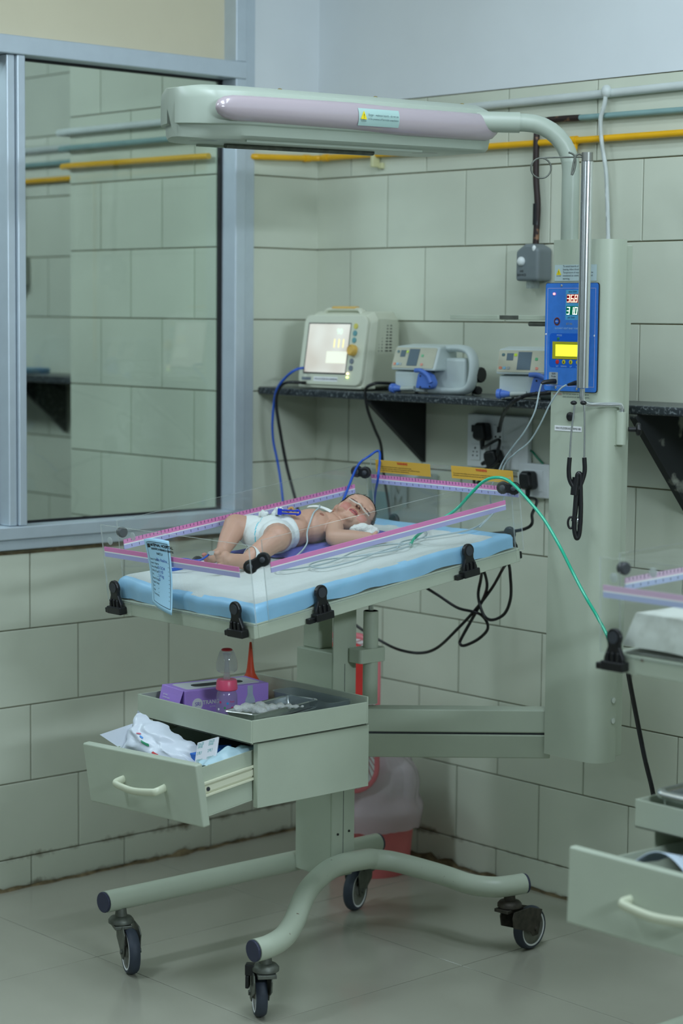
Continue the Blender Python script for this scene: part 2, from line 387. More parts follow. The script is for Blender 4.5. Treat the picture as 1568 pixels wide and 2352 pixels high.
# ------------------------------------------------------------------ radiant warmer
PILY = -.36
FADED = [False]
def strip(a, b, n_, parent, un, M, name='measuring_strip', ticks=True, h=.0215, flip=1):
    """pink / white / lavender ruler strip lying on a panel, from a to b (local coordinates), un = outward normal"""
    a = V(a); b = V(b); un = V(un); ux = (b-a).normalized(); L = (b-a).length; uy = EZ
    mb = MB()
    mb.mi(0).obox((a+b)/2+uy*(h*.29)+un*.0009, ux*L/2, uy*h*.23, un*.0009)
    mb.mi(1).obox((a+b)/2+un*.0009, ux*L/2, uy*h*.06, un*.0009)
    mb.mi(2).obox((a+b)/2-uy*(h*.29)+un*.0009, ux*L/2, uy*h*.23, un*.0009)
    if ticks:
        mb.mi(3); k = int(L/.0105)
        for i in range(1, k):
            p = a+ux*(i*L/k)
            mb.obox(p+uy*h*.38+un*.0020, ux*.0005, uy*h*(.13 if i % 5 else .2), un*.0003)
            if i % 2 == 0: mb.obox(p-uy*h*.25+un*.0020, ux*.0005, uy*h*.12, un*.0003)
    return build(mb, name, [M_SPINK2 if FADED[0] else M_SPINK, M_SWHITE, M_SLAV2 if FADED[0] else M_SLAV, M_SINK], parent, M=M)
def clamp(parent, M, o, ux, un):
    """black rocking clamp: round thumb tab, ribbed waist, hooked foot"""
    o = V(o); ux = V(ux); un = V(un); uy = EZ
    poly = []
    for i in range(13):
        a = math.radians(-35+250*i/12); poly.append((.0165*math.cos(a), .047+.0165*math.sin(a)))
    poly += [(-.013, .030), (-.022, .010), (-.023, -.006), (.023, -.006), (.022, .010), (.013, .030)]
    mb = MB().prism(poly, o, ux, uy, un, .002, .011)
    mb.obox(o+uy*-.004+un*.007, ux*.025, uy*.0085, un*.010)
    mb.obox(o+uy*-.008-ux*.032+un*.004, ux*.010, uy*.006, un*.006)
    for i in (-1, 0, 1): mb.obox(o+uy*.010+ux*.012*i+un*.0125, ux*.003, uy*.011, un*.0025)
    c = build(mb, 'panel_clamp', M_BLACK, parent, M=M, bevel=.002)
    build(MB().prism(ngon(.011, 16, 0, .047), o, ux, uy, un, .011, .0125), 'thumb_pad', M_DARK, c, M=M)
    return c
def hinge_clip(parent, M, o, ux, un, L=.062, r=.015):
    """dumb-bell shaped black corner clip"""
    o = V(o); ux = V(ux).normalized(); un = V(un).normalized(); uy = un.cross(ux)
    poly = []
    for i in range(11):
        a = math.radians(-130+260*i/10); poly.append((L/2-r+r*math.cos(a), r*math.sin(a)))
    for i in range(11):
        a = math.radians(50+260*i/10); poly.append((-L/2+r+r*math.cos(a), r*math.sin(a)))
    mb = MB().prism(poly, o, ux, uy, un, 0, .014)
    c = build(mb, 'corner_clip', M_BLACK, parent, M=M, bevel=.003)
    build(MB().lathe([(.007, 0), (.007, .004), (.004, .006)], o+ux*(-L/2+r)+un*.013, un, 14).lathe([(.006, 0), (.006, .004), (.003, .006)], o+ux*(L/2-r)+un*.013, un, 14), 'clip_rivet', M_DARK, c, M=M, smooth=40)
    return c
def caster(root, off, stem, contact, n, fork_mat, brake, z_tube=.165):
    stem = V(stem)+off; contact = V(contact)+off; n = V(n).normalized(); roll_ = Vector((-n.y, n.x, 0))
    if (contact-Vector((stem.x, stem.y, 0))).dot(roll_) < 0: roll_ = -roll_
    R = .052; ctr = contact+EZ*R
    c = build(MB().lathe([(.026, .0), (.029, .002), (.029, .009), (.024, .015), (.014, .018), (.012, .036)], Vector((stem.x, stem.y, .110)), EZ, 20), 'caster', fork_mat, root, smooth=40)
    mb = MB()
    top = Vector((stem.x, stem.y, .109))
    for s in (-1, 1):
        d = (top-ctr); ax = d.dot(roll_); az = d.z
        m_ = 1 if ax > 0 else -1
        poly = [(m_*a_, b_) for a_, b_ in ((abs(ax)-.036, az), (abs(ax)+.027, az), (abs(ax)+.033, az-.014), (abs(ax)+.028, az-.038), (.020, -.004), (.012, -.016), (-.009, -.016), (-.016, .004), (-.019, az-.030), (min(abs(ax)-.038, -.024), az-.014))]
        mb.prism(poly, ctr+n*s*.0185, roll_, EZ, n, -.0015, .0015)
    mb.obox(top-EZ*.003-roll_*.002, roll_*.031, n*.020, EZ*.004)
    build(mb, 'fork', fork_mat, c, bevel=.0012)
    w = MB(); prof = [(.040, -.011), (.047, -.0125), (R-.002, -.009), (R, -.004), (R, .004), (R-.002, .009), (.047, .0125), (.040, .011)]
    w.ring([[ctr+n*h+(roll_*math.cos(2*math.pi*j/40)+EZ*math.sin(2*math.pi*j/40))*r for j in range(40)] for r, h in prof], cap0=False, cap1=False)
    build(w, 'tyre', M_TYRE, c, smooth=50)
    w = MB()
    for s in (-1, 1): w.lathe([(.0405, 0), (.0405, .010), (.038, .0108), (.037, .007), (.014, .008), (.013, .014), (.004, .0145)], ctr, n*s, 32)
    build(w, 'rim', M_RIM, c, smooth=40)
    w = MB()
    for s in (-1, 1): w.ring([[ctr+n*s*h+(roll_*math.cos(2*math.pi*j/40)+EZ*math.sin(2*math.pi*j/40))*r for j in range(40)] for r, h in ((.0385, .0112), (.0405, .0128), (.0425, .0122))], cap0=False, cap1=False)
    build(w, 'white_rim_line', M_SWHITE, c, smooth=60)
    build(MB().cyl(ctr-n*.024, ctr+n*.024, .006, n=10), 'axle', fork_mat, c, smooth=40)
    if brake:
        b = V(brake).normalized()
        build(MB().obox(top+b*.033+EZ*.004, b*.010, b.cross(EZ)*.011, EZ*.012).obox(top+b*.038-EZ*.022, b*.004, b.cross(EZ)*.012, EZ*.014), 'brake_lever', M_BLACK, c, bevel=.002)
    return c
def build_warmer(label, off, tilt, main):
    off = V(off); FADED[0] = not main
    root = thing('radiant_warmer', Vector((.95, -.82, 0))+off, label, 'baby warmer', 'infant warmers')
    T0 = Matrix.Translation(off)
    def B(mb, name, mats, **k): return build(mb, name, mats, k.pop('parent', root), M=k.pop('M', T0), **k)
    # ---- base tubes and casters
    lt = B(MB().tube(catmull([(.708, -1.255, .165), (.714, -1.0, .165), (.72, -.7, .165), (.726, -.425, .165)], 4), .0245, 20), 'base_tube', M_PAINT, smooth=50)
    build(MB().cyl((.708, -1.2556, .165), (.708, -1.262, .165), .0238, n=20), 'end_cap', M_NAVY, lt, M=T0, bevel=.002)
    build(MB().cyl((.726, -.4245, .165), (.726, -.418, .165), .0238, n=20), 'end_cap', M_NAVY, lt, M=T0, bevel=.002)
    rp = [(1.196,-1.220,.163),(1.195,-1.181,.164),(1.170,-1.119,.165),(1.106,-1.033,.168),(1.015,-.927,.179),(.940,-.823,.185),(.908,-.732,.197),(.904,-.634,.196),(.906,-.599,.190),(.938,-.558,.182),(1.040,-.512,.166),(1.133,-.509,.162),(1.184,-.488,.162),(1.204,-.460,.163),(1.217,-.414,.164)]
    cr = catmull(rp, 6)
    rtb = B(MB().tube(cr, .0245, 20), 'base_tube', M_PAINTW, smooth=50)
    d0 = (cr[0]-cr[2]).normalized(); d1 = (cr[-1]-cr[-3]).normalized()
    build(MB().cyl(cr[0]+d0*.0005, cr[0]+d0*.007, .0238, n=20), 'end_cap', M_NAVY, rtb, M=T0, bevel=.002)
    build(MB().cyl(cr[-1]+d1*.0005, cr[-1]+d1*.007, .0238, n=20), 'end_cap', M_NAVY, rtb, M=T0, bevel=.002)
    caster(root, off, (.714, -1.215, 0), (.748, -1.213, 0), (-.40, -.92, 0), M_CAST, False)
    caster(root, off, (1.190, -1.185, 0), (1.155, -1.172, 0), (-.55, -.835, 0), M_CAST, (-.75, -.66, 0))
    caster(root, off, (1.203, -.445, 0), (1.213, -.385, 0), (.99, .10, 0), M_RUST, False)
    caster(root, off, (.722, -.450, 0), (.712, -.486, 0), (.92, .38, 0), M_CAST, (-.30, -.95, 0))
    # ---- column
    B(MB().box((.742, -.715, .155), (.872, -.645, .700)), 'column', M_PAINT, bevel=.003)
    B(MB().box((.748, -.700, .700), (.806, -.655, .876)), 'inner_post', M_PAINT, bevel=.003)
    side = B(MB().box((.8725, -.716, .165), (.8765, -.644, .886)), 'cover_plate', M_PAINT, bevel=.001)
    build(MB().box((.8765, -.681, .165), (.8768, -.6795, .672)), 'plate_seam', M_DARK, side, M=T0)
    for y_, z_ in ((-.698, .262), (-.662, .265)): build(MB().cyl((.8766, y_, z_), (.8785, y_, z_), .003, n=10), 'screw', M_BLACK, side, M=T0)
    B(MB().box((.748, -.716, .86), (.872, -.645, .886)), 'bed_cradle', M_PAINT, bevel=.003)
    # gas spring beside the column
    gs = B(MB().cyl((.905, -.624, .575), (.905, -.624, .797), .0180, n=24), 'lift_cylinder', M_PAINT, smooth=40)
    build(MB().cyl((.905, -.624, .798), (.905, -.624, .86), .0062, n=14), 'piston_rod', M_STEEL, gs, M=T0, smooth=40)
    build(MB().lathe([(.0178, 0), (.0155, .0012), (.0155, 0.0)], (.905, -.624, .797), EZ, 24), 'rim_ring', M_BLACK, gs, M=T0, smooth=40)
    B(MB().prism(rrect(.050, .082, .010), (.901, -.632, .676), EX, EY, EZ, 0, .034), 'cylinder_bracket', M_PAINT, bevel=.002)
    # ---- instrument tray and drawer cabinet
    x0, x1, y0, y1 = .743, 1.144, -1.19, -.852
    tr = MB(); zt0, zt1, w = .590, .641, .004
    tr.box((x0, y0, zt0), (x1, y1, zt0+.004))
    for a, b in (((x0, y0, zt0), (x1, y0+w, zt1)), ((x0, y1-w, zt0), (x1, y1, zt1+.012)), ((x0, y0+w, zt0), (x0+w, y1-w, zt1)), ((x1-w, y0+w, zt0), (x1, y1-w, zt1))): tr.box(a, b)
    B(tr, 'instrument_tray', M_PAINT, bevel=.0012)
    cb = MB(); a0, a1, b0, b1, c0, c1 = .770, 1.140, -1.168, -.846, .449, .588; w = .003
    cb.box((a0, b0, c0), (a0+w, b1, c1)); cb.box((a1-w-.012, b0, c0), (a1, b1, c1)); cb.box((a0+w, b1-w, c0), (a1-w, b1, c1)); cb.box((a0+w, b0+.01, c1-w), (a1-w, b1-w, c1))
    B(cb, 'cabinet_body', M_PAINT, bevel=.001)
    B(MB().box((.78, -.846, .46), (.95, -.716, .585)), 'cabinet_bracket', M_PAINT, bevel=.002)
    # drawer: hangs open, nose down and twisted a little
    Md = T0 @ Matrix.Translation((.955, -1.168, .515)) @ Matrix.Rotation(math.radians(-2.6), 4, 'Y') @ Matrix.Rotation(math.radians(7.5), 4, 'X') @ Matrix.Translation((-.955, 1.168, -.515))
    if not main: Md = T0 @ Matrix.Translation((.955, -1.168, .515)) @ Matrix.Rotation(math.radians(-1.5), 4, 'X') @ Matrix.Translation((-.955, 1.168, -.515))
    ext = .145 if main else .180
    f0 = -1.168-ext
    db = MB(); w = .0025
    db.box((.790, f0, .455), (1.118, f0+.30, .458)); db.box((.790, f0, .458), (.790+w, f0+.30, .562)); db.box((1.118-w, f0, .458), (1.118, f0+.30, .562)); db.box((.79+w, f0+.30-w, .458), (1.118-w, f0+.30, .562))
    dr = B(db, 'drawer', M_PAINT, M=Md, bevel=.0008)
    build(MB().box((.742, f0-.019, .445), (1.146, f0, .580)), 'drawer_front', M_PAINT, dr, M=Md, bevel=.004, seg=3)
    hp = catmull([(.882, f0-.018, .516), (.882, f0-.040, .514), (.895, f0-.046, .512), (.955, f0-.050, .508), (1.015, f0-.046, .512), (1.028, f0-.040, .514), (1.028, f0-.018, .516)], 6)
    build(MB().tube(hp, .0075, 12, flat=(1.15, .8)), 'drawer_handle', M_WHITE if False else mat('handle_cream', (206, 212, 186), .35, var=.03), dr, M=Md, smooth=60)
    rl = MB().box((1.1185, f0+.004, .500), (1.126, f0+.25, .505)).box((1.1185, f0+.004, .526), (1.126, f0+.25, .531)).box((1.1185, f0+.004, .505), (1.1205, f0+.25, .526)).box((1.1205, f0+.004, .509), (1.1235, f0+.25, .522))
    build(rl, 'drawer_rail', mat('cream_rail', (220, 222, 196), .4, var=.04), dr, M=Md, bevel=.0008)
    build(MB().cyl((1.1235, f0+.022, .515), (1.1255, f0+.022, .515), .0045, n=14), 'rail_screw', M_DARK, dr, M=Md)
    # ---- tilting bed
    t = math.radians(tilt); pv = .405
    z0 = .823+(math.sin(math.radians(7.365))-math.sin(t))*pv+(0 if main else .012)
    Mb = T0 @ Matrix.Translation((.705, -1.22, z0)) @ Matrix.Rotation(t, 4, 'X')
    tray = MB()
    tray.box((0, 0, .028), (.485, .812, .033))
    for a, b in (((0, 0, 0), (.485, .012, .028)), ((0, .80, 0), (.485, .812, .028)), ((0, .012, 0), (.012, .80, .028)), ((.473, .012, 0), (.485, .80, .028))): tray.box(a, b)
    bt = B(tray, 'bed_tray', M_PAINTW if not main else M_PAINT, M=Mb, bevel=.0015)
    build(MB().box((-.001, -.001, 0), (.058, .0, .030)), 'corner_fold', M_PAINT, bt, M=Mb)
    for nm, a, b, ax in (('front', (-.022, -.004, .030), (.497, .0, .202), 1), ('right', (.486, .040, .030), (.490, .795, .204), 0), ('left', (-.006, .030, .030), (-.002, .795, .206), 0), ('back', (.0, .807, .030), (.500, .811, .214), 1)):
        mb = MB(); mb.box(a, b)
        for i, f in enumerate(mb.f):
            nrm = (mb.v[f[1]]-mb.v[f[0]]).cross(mb.v[f[2]]-mb.v[f[1]]); k = max(range(3), key=lambda q: abs(nrm[q])); mb.m[i] = 0 if k == ax else 1
        p = B(mb, 'side_panel', [M_ACR, M_ACRE], M=Mb)
        if nm == 'front':
            strip((-.012, -.0045, .142), (.462, -.0045, .142), 0, p, (0, -1, 0), Mb, ticks=False)
            for q in (.018, .444): clamp(p, Mb, (q, -.004, .016), (1, 0, 0), (0, -1, 0))
            if main: hinge_clip(p, Mb, (.492, .022, .160), (.72, .55, .45), (.55, -.8, .1))
            for q in ((.012, .168), (.100, .186)): build(MB().lathe([(.007, 0), (.009, .001), (.009, .002), (.007, .003)], (q[0], -.0035, q[1]), (0, -1, 0), 16), 'rivet_hole', M_ACRE, p, M=Mb, smooth=50)
        if nm == 'right':
            strip((.491, .055, .143), (.491, .768, .143), 0, p, (1, 0, 0), Mb, ticks=False)
            for q in (.181, .63): clamp(p, Mb, (.490, q, .016), (0, 1, 0), (1, 0, 0))
        if nm == 'left':
            strip((-.0015, .040, .150), (-.0015, .750, .150), 0, p, (1, 0, 0), Mb)
            build(MB().lathe([(.006, -.012), (.011, -.010), (.012, .002), (.009, .006)], (-.001, .040, .178), (1, -.25, 0), 18), 'hinge_knob', M_DARK, p, M=Mb, smooth=40)
            for q in (.25, .60): clamp(p, Mb, (-.006, q, .016), (0, 1, 0), (-1, 0, 0))
        if nm == 'back':
            strip((.004, .8055, .166), (.500, .8055, .166), 0, p, (0, -1, 0), Mb)
            for q in (.06, .452): clamp(p, Mb, (q, .811, .016), (1, 0, 0), (0, 1, 0))
            if main:
                hinge_clip(p, Mb, (.482, .795, .178), (.85, .5, -.1), (.5, -.85, .1), L=.056)
                hinge_clip(p, Mb, (-.008, .785, .186), (.85, .45, -.15), (.5, -.85, .1), L=.052)
                MO = mat('orange_label', (214, 168, 62), .5, var=.03); MR = mat('red_print', (206, 84, 40), .6, var=.02)
                for lx0, lx1, lz0, lz1, s1 in ((.022, .214, .184, .215, 'To prevent accidental disconnection, secure all patient leads,\ninfusion lines and ventilation tubing to the equipment with sufficient excess\nlength to allow the full range of bassinet tilting positions.'), (.286, .486, .186, .216, 'To prevent infant falling, do not leave infant unattended when panels open.\nAll panels must be closed and secured during treatment.')):
                    lb = build(MB().box((lx0, .8056, lz0), (lx1, .8066, lz1)), 'warning_label', MO, p, M=Mb)
                    Mr = Mb.to_3x3()
                    text('WARNING', .0075, Mb @ Vector(((lx0+lx1)/2, .8056, lz1-.0055)), Mr @ EX, Mr @ EZ, MR, p, align='CENTER', bold=.0004)
                    text(s1, .0044, Mb @ Vector((lx0+.006, .8056, lz0+.0105)), Mr @ EX, Mr @ EZ, M_INKB, p, sx=1.12)
    if not main: return root, Mb, Md
    # ---- swing arm, instrument pillar, overhead lamp
    d = Vector((.67, .742, 0)); q = Vector((-d.y, d.x, 0)); A = Vector((.878, -.690, 0)); L = .495
    for poly_ in ([(-.026, .516), (.026, .516), (.026, .571), (-.026, .571)], [(-.013, .452), (.013, .452), (.026, .511), (-.026, .511)]):
        B(MB().prism(poly_, A, q, EZ, d, 0, L), 'swing_arm', M_PAINT, bevel=.003)
    B(MB().obox(A+d*L/2+EZ*.5135, d*L/2*.98, q*.022, EZ*.003), 'arm_seam', M_DARK)
    poly = [(1.223, -.296), (1.223, -.357), (1.226, -.36)]
    for i in range(9):
        a = math.radians(-90+90*i/8); poly.append((1.348+.042*math.cos(a), -.318+.042*math.sin(a)))
    poly.append((1.390, -.296))
    pil = B(MB().prism(poly, (0, 0, 0), EX, EY, EZ, .470, 1.672), 'pillar', M_PAINT, smooth=35)
    B(MB().box((1.232, -.2958, .48), (1.384, -.268, 1.66)), 'pillar_back', M_PAINT, bevel=.002)
    for z in (.567, .615):
        build(MB().lathe([(.0065, 0), (.0065, .003), (.003, .004)], (1.3895, -.309, z), EX, 14), 'bolt', M_STEEL, pil, M=T0, smooth=40)
    build(MB().lathe([(.008, 0), (.0105, .002), (.0105, .005), (.008, .007)], (1.289, -.3602, 1.268), -EY, 20), 'power_button', M_BLACK, pil, M=T0, smooth=40)
    lb = build(MB().box((1.240, -.3612, 1.234), (1.322, -.3602, 1.246)), 'asset_label', M_SWHITE, pil, M=T0)
    text('WH/1FLOOR/NICU/BME/180', .0072, off+Vector((1.2435, -.3612, 1.240)), EX, EZ, M_INKB, pil, sx=.86)
    MCL = mat('pale_caution_label', (186, 206, 206), .45, var=.02); MYT = mat('caution_yellow', (236, 214, 30), .4, var=.02)
    build(MB().box((1.231, -.3610, 1.578), (1.357, -.3602, 1.615)), 'caution_label', MCL, pil, M=T0)
    build(MB().prism([(-.0075, -.006), (.0075, -.006), (0, .008)], (1.2435, -.361, 1.598), EX, EZ, -EY, 0, .0006), 'caution_triangle', MYT, pil, M=T0)
    text('!', .010, off+Vector((1.2435, -.3616, 1.5975)), EX, EZ, M_INKB, pil, align='CENTER')
    text('CAUTION', .003, off+Vector((1.2435, -.361, 1.5893)), EX, EZ, M_INKB, pil, align='CENTER')
    text('To avoid hazards of over- or under-\nheating, infant should be attended.\nTemperature of exposed skin must be\nmonitored or controlled by extended\nwarming.', .0064, off+Vector((1.256, -.361, 1.5975)), EX, EZ, mat('grey_ink', (84, 96, 100), .6, var=.02), pil, sx=.92)
    text('WARNING', .0058, off+Vector((1.232, -.3602, 1.3185)), EX, EZ, mat('dull_red_ink', (170, 90, 84), .6, var=.02), pil)
    text('Do not use water or any liquid to\nclean electrical or electronic parts.', .0058, off+Vector((1.262, -.3602, 1.3165)), EX, EZ, mat('grey_ink', (84, 96, 100), .6), pil)
    # control panel
    MBL = mat('blue_panel', (62, 126, 214), .32, var=.06, scale=60); MBD = mat('deep_blue_panel', (24, 98, 206), .32, var=.03)
    cx, cz, cw, ch = 1.2865, 1.4495, .159, .247; fy = -.3645
    cp = build(MB().prism(rrect(cw+.002, ch+.002, .006, x0=cx, y0=cz), (0, -.3602, 0), EX, EZ, -EY, 0, .003), 'control_panel', M_INKB, pil and root, M=T0)
    def lay(name, poly, m, h): return build(MB().prism(poly, (0, -.3632, 0), EX, EZ, -EY, 0, h), name, m, cp, M=T0)
    lay('panel_face', rrect(cw, ch, .006, x0=cx, y0=cz), MBL, .0008)
    lay('outline_left', [(cx-.0735, cz-.112), (cx-.0725, cz-.112), (cx-.0725, cz+.112), (cx-.0735, cz+.112)], M_SLAV, .0011)
    lay('outline_right', [(cx+.0715, cz-.112), (cx+.0725, cz-.112), (cx+.0725, cz+.112), (cx+.0715, cz+.112)], M_SLAV, .0011)
    lay('outline_top', [(cx-.0735, cz+.1115), (cx+.0725, cz+.1115), (cx+.0725, cz+.1125), (cx-.0735, cz+.1125)], M_SLAV, .0011)
    lay('outline_bottom', [(cx-.0735, cz-.1125), (cx+.0725, cz-.1125), (cx+.0725, cz-.1115), (cx-.0735, cz-.1115)], M_SLAV, .0011)
    X = lambda u: cx-cw/2+cw*(u-120)/1030   # panel print laid out on its own millimetre grid
    Z = lambda v: cz+ch/2-ch*(v-95)/2080
    lay('readout_backing', [(X(520), Z(800)), (X(940), Z(800)), (X(940), Z(225)), (X(520), Z(225))], mat('panel_light_blue', (84, 168, 216), .35, var=.02), .0010)
    MRD = mat('red_led_window', (120, 14, 22), .25, var=.05, emit=.4); MGD = mat('green_led_window', (0, 92, 66), .25, var=.05, emit=.4)
    lay('red_readout', [(X(545), Z(470)), (X(915), Z(470)), (X(915), Z(305)), (X(545), Z(305))], MRD, .0016)
    lay('green_readout', [(X(538), Z(700)), (X(915), Z(700)), (X(915), Z(535)), (X(538), Z(535))], MGD, .0016)
    MLR = mat('lit_red_digits', (255, 226, 190), .4, emit=1.1); MLG = mat('lit_green_digits', (236, 255, 246), .4, emit=1.1)
    def seg7(ch_, x, z, w, h, m):
        segs = {'3': 'abgcd', '6': 'afgedc', '8': 'abcdefg', '1': 'bc', '0': 'abcdef', '.': '.'}[ch_]; t_ = .0015; sl = .0016
        P = {'a': ((0, h), (w, h)), 'b': ((w, h), (w, h/2)), 'c': ((w, h/2), (w, 0)), 'd': ((0, 0), (w, 0)), 'e': ((0, 0), (0, h/2)), 'f': ((0, h/2), (0, h)), 'g': ((0, h/2), (w, h/2)), '.': ((w+.002, 0), (w+.0021, 0))}
        mb = MB()
        for s_ in segs:
            (xa, za), (xb, zb) = P[s_]; p0 = Vector((x+xa+sl*za/h, -.36505, z+za)); p1 = Vector((x+xb+sl*zb/h, -.36505, z+zb)); dd = (p1-p0)
            if dd.length < 1e-6: continue
            u_ = dd.normalized(); mb.obox((p0+p1)/2, u_*(dd.length/2+t_*.4), u_.cross(EY)*t_/2, EY*.0003)
        return mb
    for s_, v, m in (('36.8', 455, MLR), ('31.0', 690, MLG)):
        mb = MB(); x = X(552)
        for ch_ in s_:
            if ch_ == '.':
                q_ = seg7('.', x-.0125, Z(v), .0075, .0165, m); o = len(mb.v); mb.v += q_.v; mb.f += [[o+i for i in f] for f in q_.f]; mb.m += q_.m; continue
            q_ = seg7(ch_, x, Z(v), .0068, .0155, m); o = len(mb.v); mb.v += q_.v; mb.f += [[o+i for i in f] for f in q_.f]; mb.m += q_.m; x += .0115
        build(mb, 'lit_digits', m, cp, M=T0)
    yf = -.3642
    def tx(s_, u, v, size, m, al='LEFT', sx=1, bold=0): return text(s_, size, off+Vector((X(u), yf, Z(v))), EX, EZ, m, cp, align=al, sx=sx, lift=.0004, bold=bold)
    tx('SKIN TEMP', 575, 262, .0052, M_SINK); tx('AIR TEMP', 565, 758, .0052, M_SINK)
    MGY = mat('gold_print', (170, 160, 70), .5, var=.02); MPB = mat('pale_blue_print', (160, 200, 236), .5, var=.02)
    tx('GT 101', 540, 877, .0062, MGY); tx('RADIANT HEAT BABY WARMER', 320, 965, .0062, MPB, sx=.92)
    build(MB().prism(ngon(.0094, 28, X(358), Z(832)), (0, yf, 0), EX, EZ, -EY, 0, .0003).mi(1).prism(ngon(.0082, 28, X(358), Z(832)), (0, yf, 0), EX, EZ, -EY, .0003, .0005).mi(2).prism(ngon(.0052, 28, X(358), Z(832)), (0, yf, 0), EX, EZ, -EY, .0005, .0007), 'round_badge', [mat('badge_red', (150, 60, 50), .5, var=.02), mat('badge_dark', (50, 40, 60), .5, var=.02), MBD], cp, M=T0)
    text('BPD', .0045, off+Vector((X(358), yf-.0007, Z(832))), EX, EZ, M_SWHITE, cp, align='CENTER')
    build(MB().lathe([(.0028, 0), (.0026, .0025), (.0012, .0036)], (X(296), yf, Z(300)), -EY, 14), 'alarm_light', mat('lit_red_lamp', (255, 120, 120), .4, emit=2.5), cp, M=T0, smooth=60)
    lay('keypad_field', rrect(X(1010)-X(215), Z(1060)-Z(1720), .008, x0=(X(215)+X(1010))/2, y0=(Z(1060)+Z(1720))/2), MBD, .0011)
    lay('display_bezel', [(X(280), Z(1555)), (X(900), Z(1555)), (X(900), Z(1220)), (X(280), Z(1220))], mat('olive_yellow_bezel', (182, 176, 24), .45, var=.03), .0018)
    lay('lit_display', [(X(345), Z(1500)), (X(850), Z(1500)), (X(850), Z(1278)), (X(345), Z(1278))], mat('lit_yellow_display', (232, 255, 56), .4, emit=.85), .0021)
    for u, m_, s_, mk in ((380, 'red', 'SET', (200, 44, 44)), (508, 'yellow', 'DOWN', (206, 196, 24)), (646, 'yellow', 'UP', (226, 206, 24)), (784, 'yellow', 'ENT', (226, 206, 24))):
        kb = build(MB().lathe([(.0052, 0), (.0052, .0006), (.0046, .0009)], (X(u), yf, Z(1612)), -EY, 18), 'key_button', mat('key_%s' % m_, mk, .4, var=.03), cp, M=T0, smooth=30)
        if s_ in ('DOWN', 'UP'):
            sg = 1 if s_ == 'UP' else -1
            build(MB().prism([(-.0016, 0), (.0016, 0), (0, .0034*sg)], (X(u), yf-.0009, Z(1612)), EX, EZ, -EY, 0, .0004).obox((X(u), yf-.0011, Z(1612)-sg*.0014), EX*.0007, EY*.0002, EZ*.0015), 'arrow_mark', M_RUST if False else M_INKB, cp, M=T0)
        tx(s_, u, 1698, .0052, MPB, 'CENTER')
    build(MB().lathe([(.0040, 0), (.0040, .0006), (.0034, .0009)], (X(392), yf, Z(1165)), -EY, 18), 'mode_button', mat('key_green', (40, 120, 96), .4, var=.03), cp, M=T0, smooth=30); tx('MODE', 360, 1100, .0056, MPB)
    lay('probe_plate', rrect(X(395)-X(220), Z(1815)-Z(2058), .002, x0=(X(395)+X(220))/2, y0=(Z(1815)+Z(2058))/2), mat('probe_plate_grey', (160, 170, 174), .5, var=.03), .0014)
    text('SKIN\nProbe', .0056, off+Vector((X(315), yf-.0006, Z(1870))), EX, EZ, M_INKB, cp, align='CENTER')
    for u, v in ((438, 140), (360, 2110), (775, 2125)):
        build(MB().lathe([(.0032, 0), (.0028, .0012), (.0012, .0017)], (X(u), yf, Z(v)), -EY, 12), 'panel_screw', M_STEEL, cp, M=T0, smooth=50)
    for u, v in ((142, 1080), (1092, 1095)):
        build(MB().lathe([(.0022, 0), (.0018, .0006)], (X(u), yf, Z(v)), -EY, 12), 'panel_rivet', M_SWHITE, cp, M=T0)
    # monitor shelf arm on the left of the pillar
    pa = B(MB().box((1.045, -.345, 1.488), (1.222, -.325, 1.499)).box((.885, -.352, 1.4885), (1.045, -.315, 1.4990)), 'folding_shelf_arm', M_PAINT, bevel=.001)
    build(MB().box((1.045, -.3465, 1.4895), (1.105, -.3452, 1.4985)), 'arm_joint', M_CAST, pa, M=T0); build(MB().cyl((1.13, -.333, 1.479), (1.222, -.333, 1.479), .0055, n=12), 'arm_rod', M_CAST, pa, M=T0, smooth=40)
    # infusion pole
    px_, py_ = 1.358, -.402
    pole = B(MB().cyl((px_, py_, 1.337), (px_, py_, 1.842), .0135, n=28), 'infusion_pole', M_STEEL, smooth=40)
    build(MB().cyl((px_, py_, 1.843), (px_, py_, 1.862), .0128, n=24), 'pole_cap', mat('dull_steel', (150, 152, 146), .4, metal=.8, var=.06), pole, M=T0, smooth=40)
    build(MB().tube(catmull([(px_, py_, 1.336), (px_, py_, 1.310), (px_+.006, py_+.012, 1.2995), (px_+.018, py_+.040, 1.2985), (1.396, -.325, 1.2985), (1.4005, -.316, 1.293), (1.401, -.315, 1.270)], 6), .0062, 14), 'pole_rod', M_STEEL, pole, M=T0, smooth=50)
    blk = build(MB().cyl((1.401, -.315, 1.208), (1.401, -.315, 1.282), .0125, n=20).box((1.389, -.325, 1.206), (1.397, -.300, 1.286)), 'pole_socket', M_PAINT, pole, M=T0, smooth=40)
    build(MB().cyl((1.412, -.304, 1.243), (1.428, -.287, 1.243), .006, n=12).lathe([(.011, 0), (.016, .002), (.016, .009), (.011, .013)], (1.424, -.291, 1.243), (.68, .73, 0), 7), 'clamp_knob', M_BLACK, pole, M=T0, bevel=.002)
    dl = Vector((-.67, -.742, 0)); top = Vector((px_, py_, 1.852))
    ringp = [top+dl*.012, top+dl*.05+EZ*-.001, top+dl*.085-EZ*.002]
    c0 = top+dl*.103-EZ*.0255
    for i in range(0, 21): a = math.radians(80+18*i*1.0); ringp.append(c0+dl*.0225*math.cos(a)*-1*-1+EZ*.0225*math.sin(a)+q*.0)
    build(MB().tube(ringp, .0019, 8), 'hook_ring', M_CAST, pole, M=T0, smooth=60)
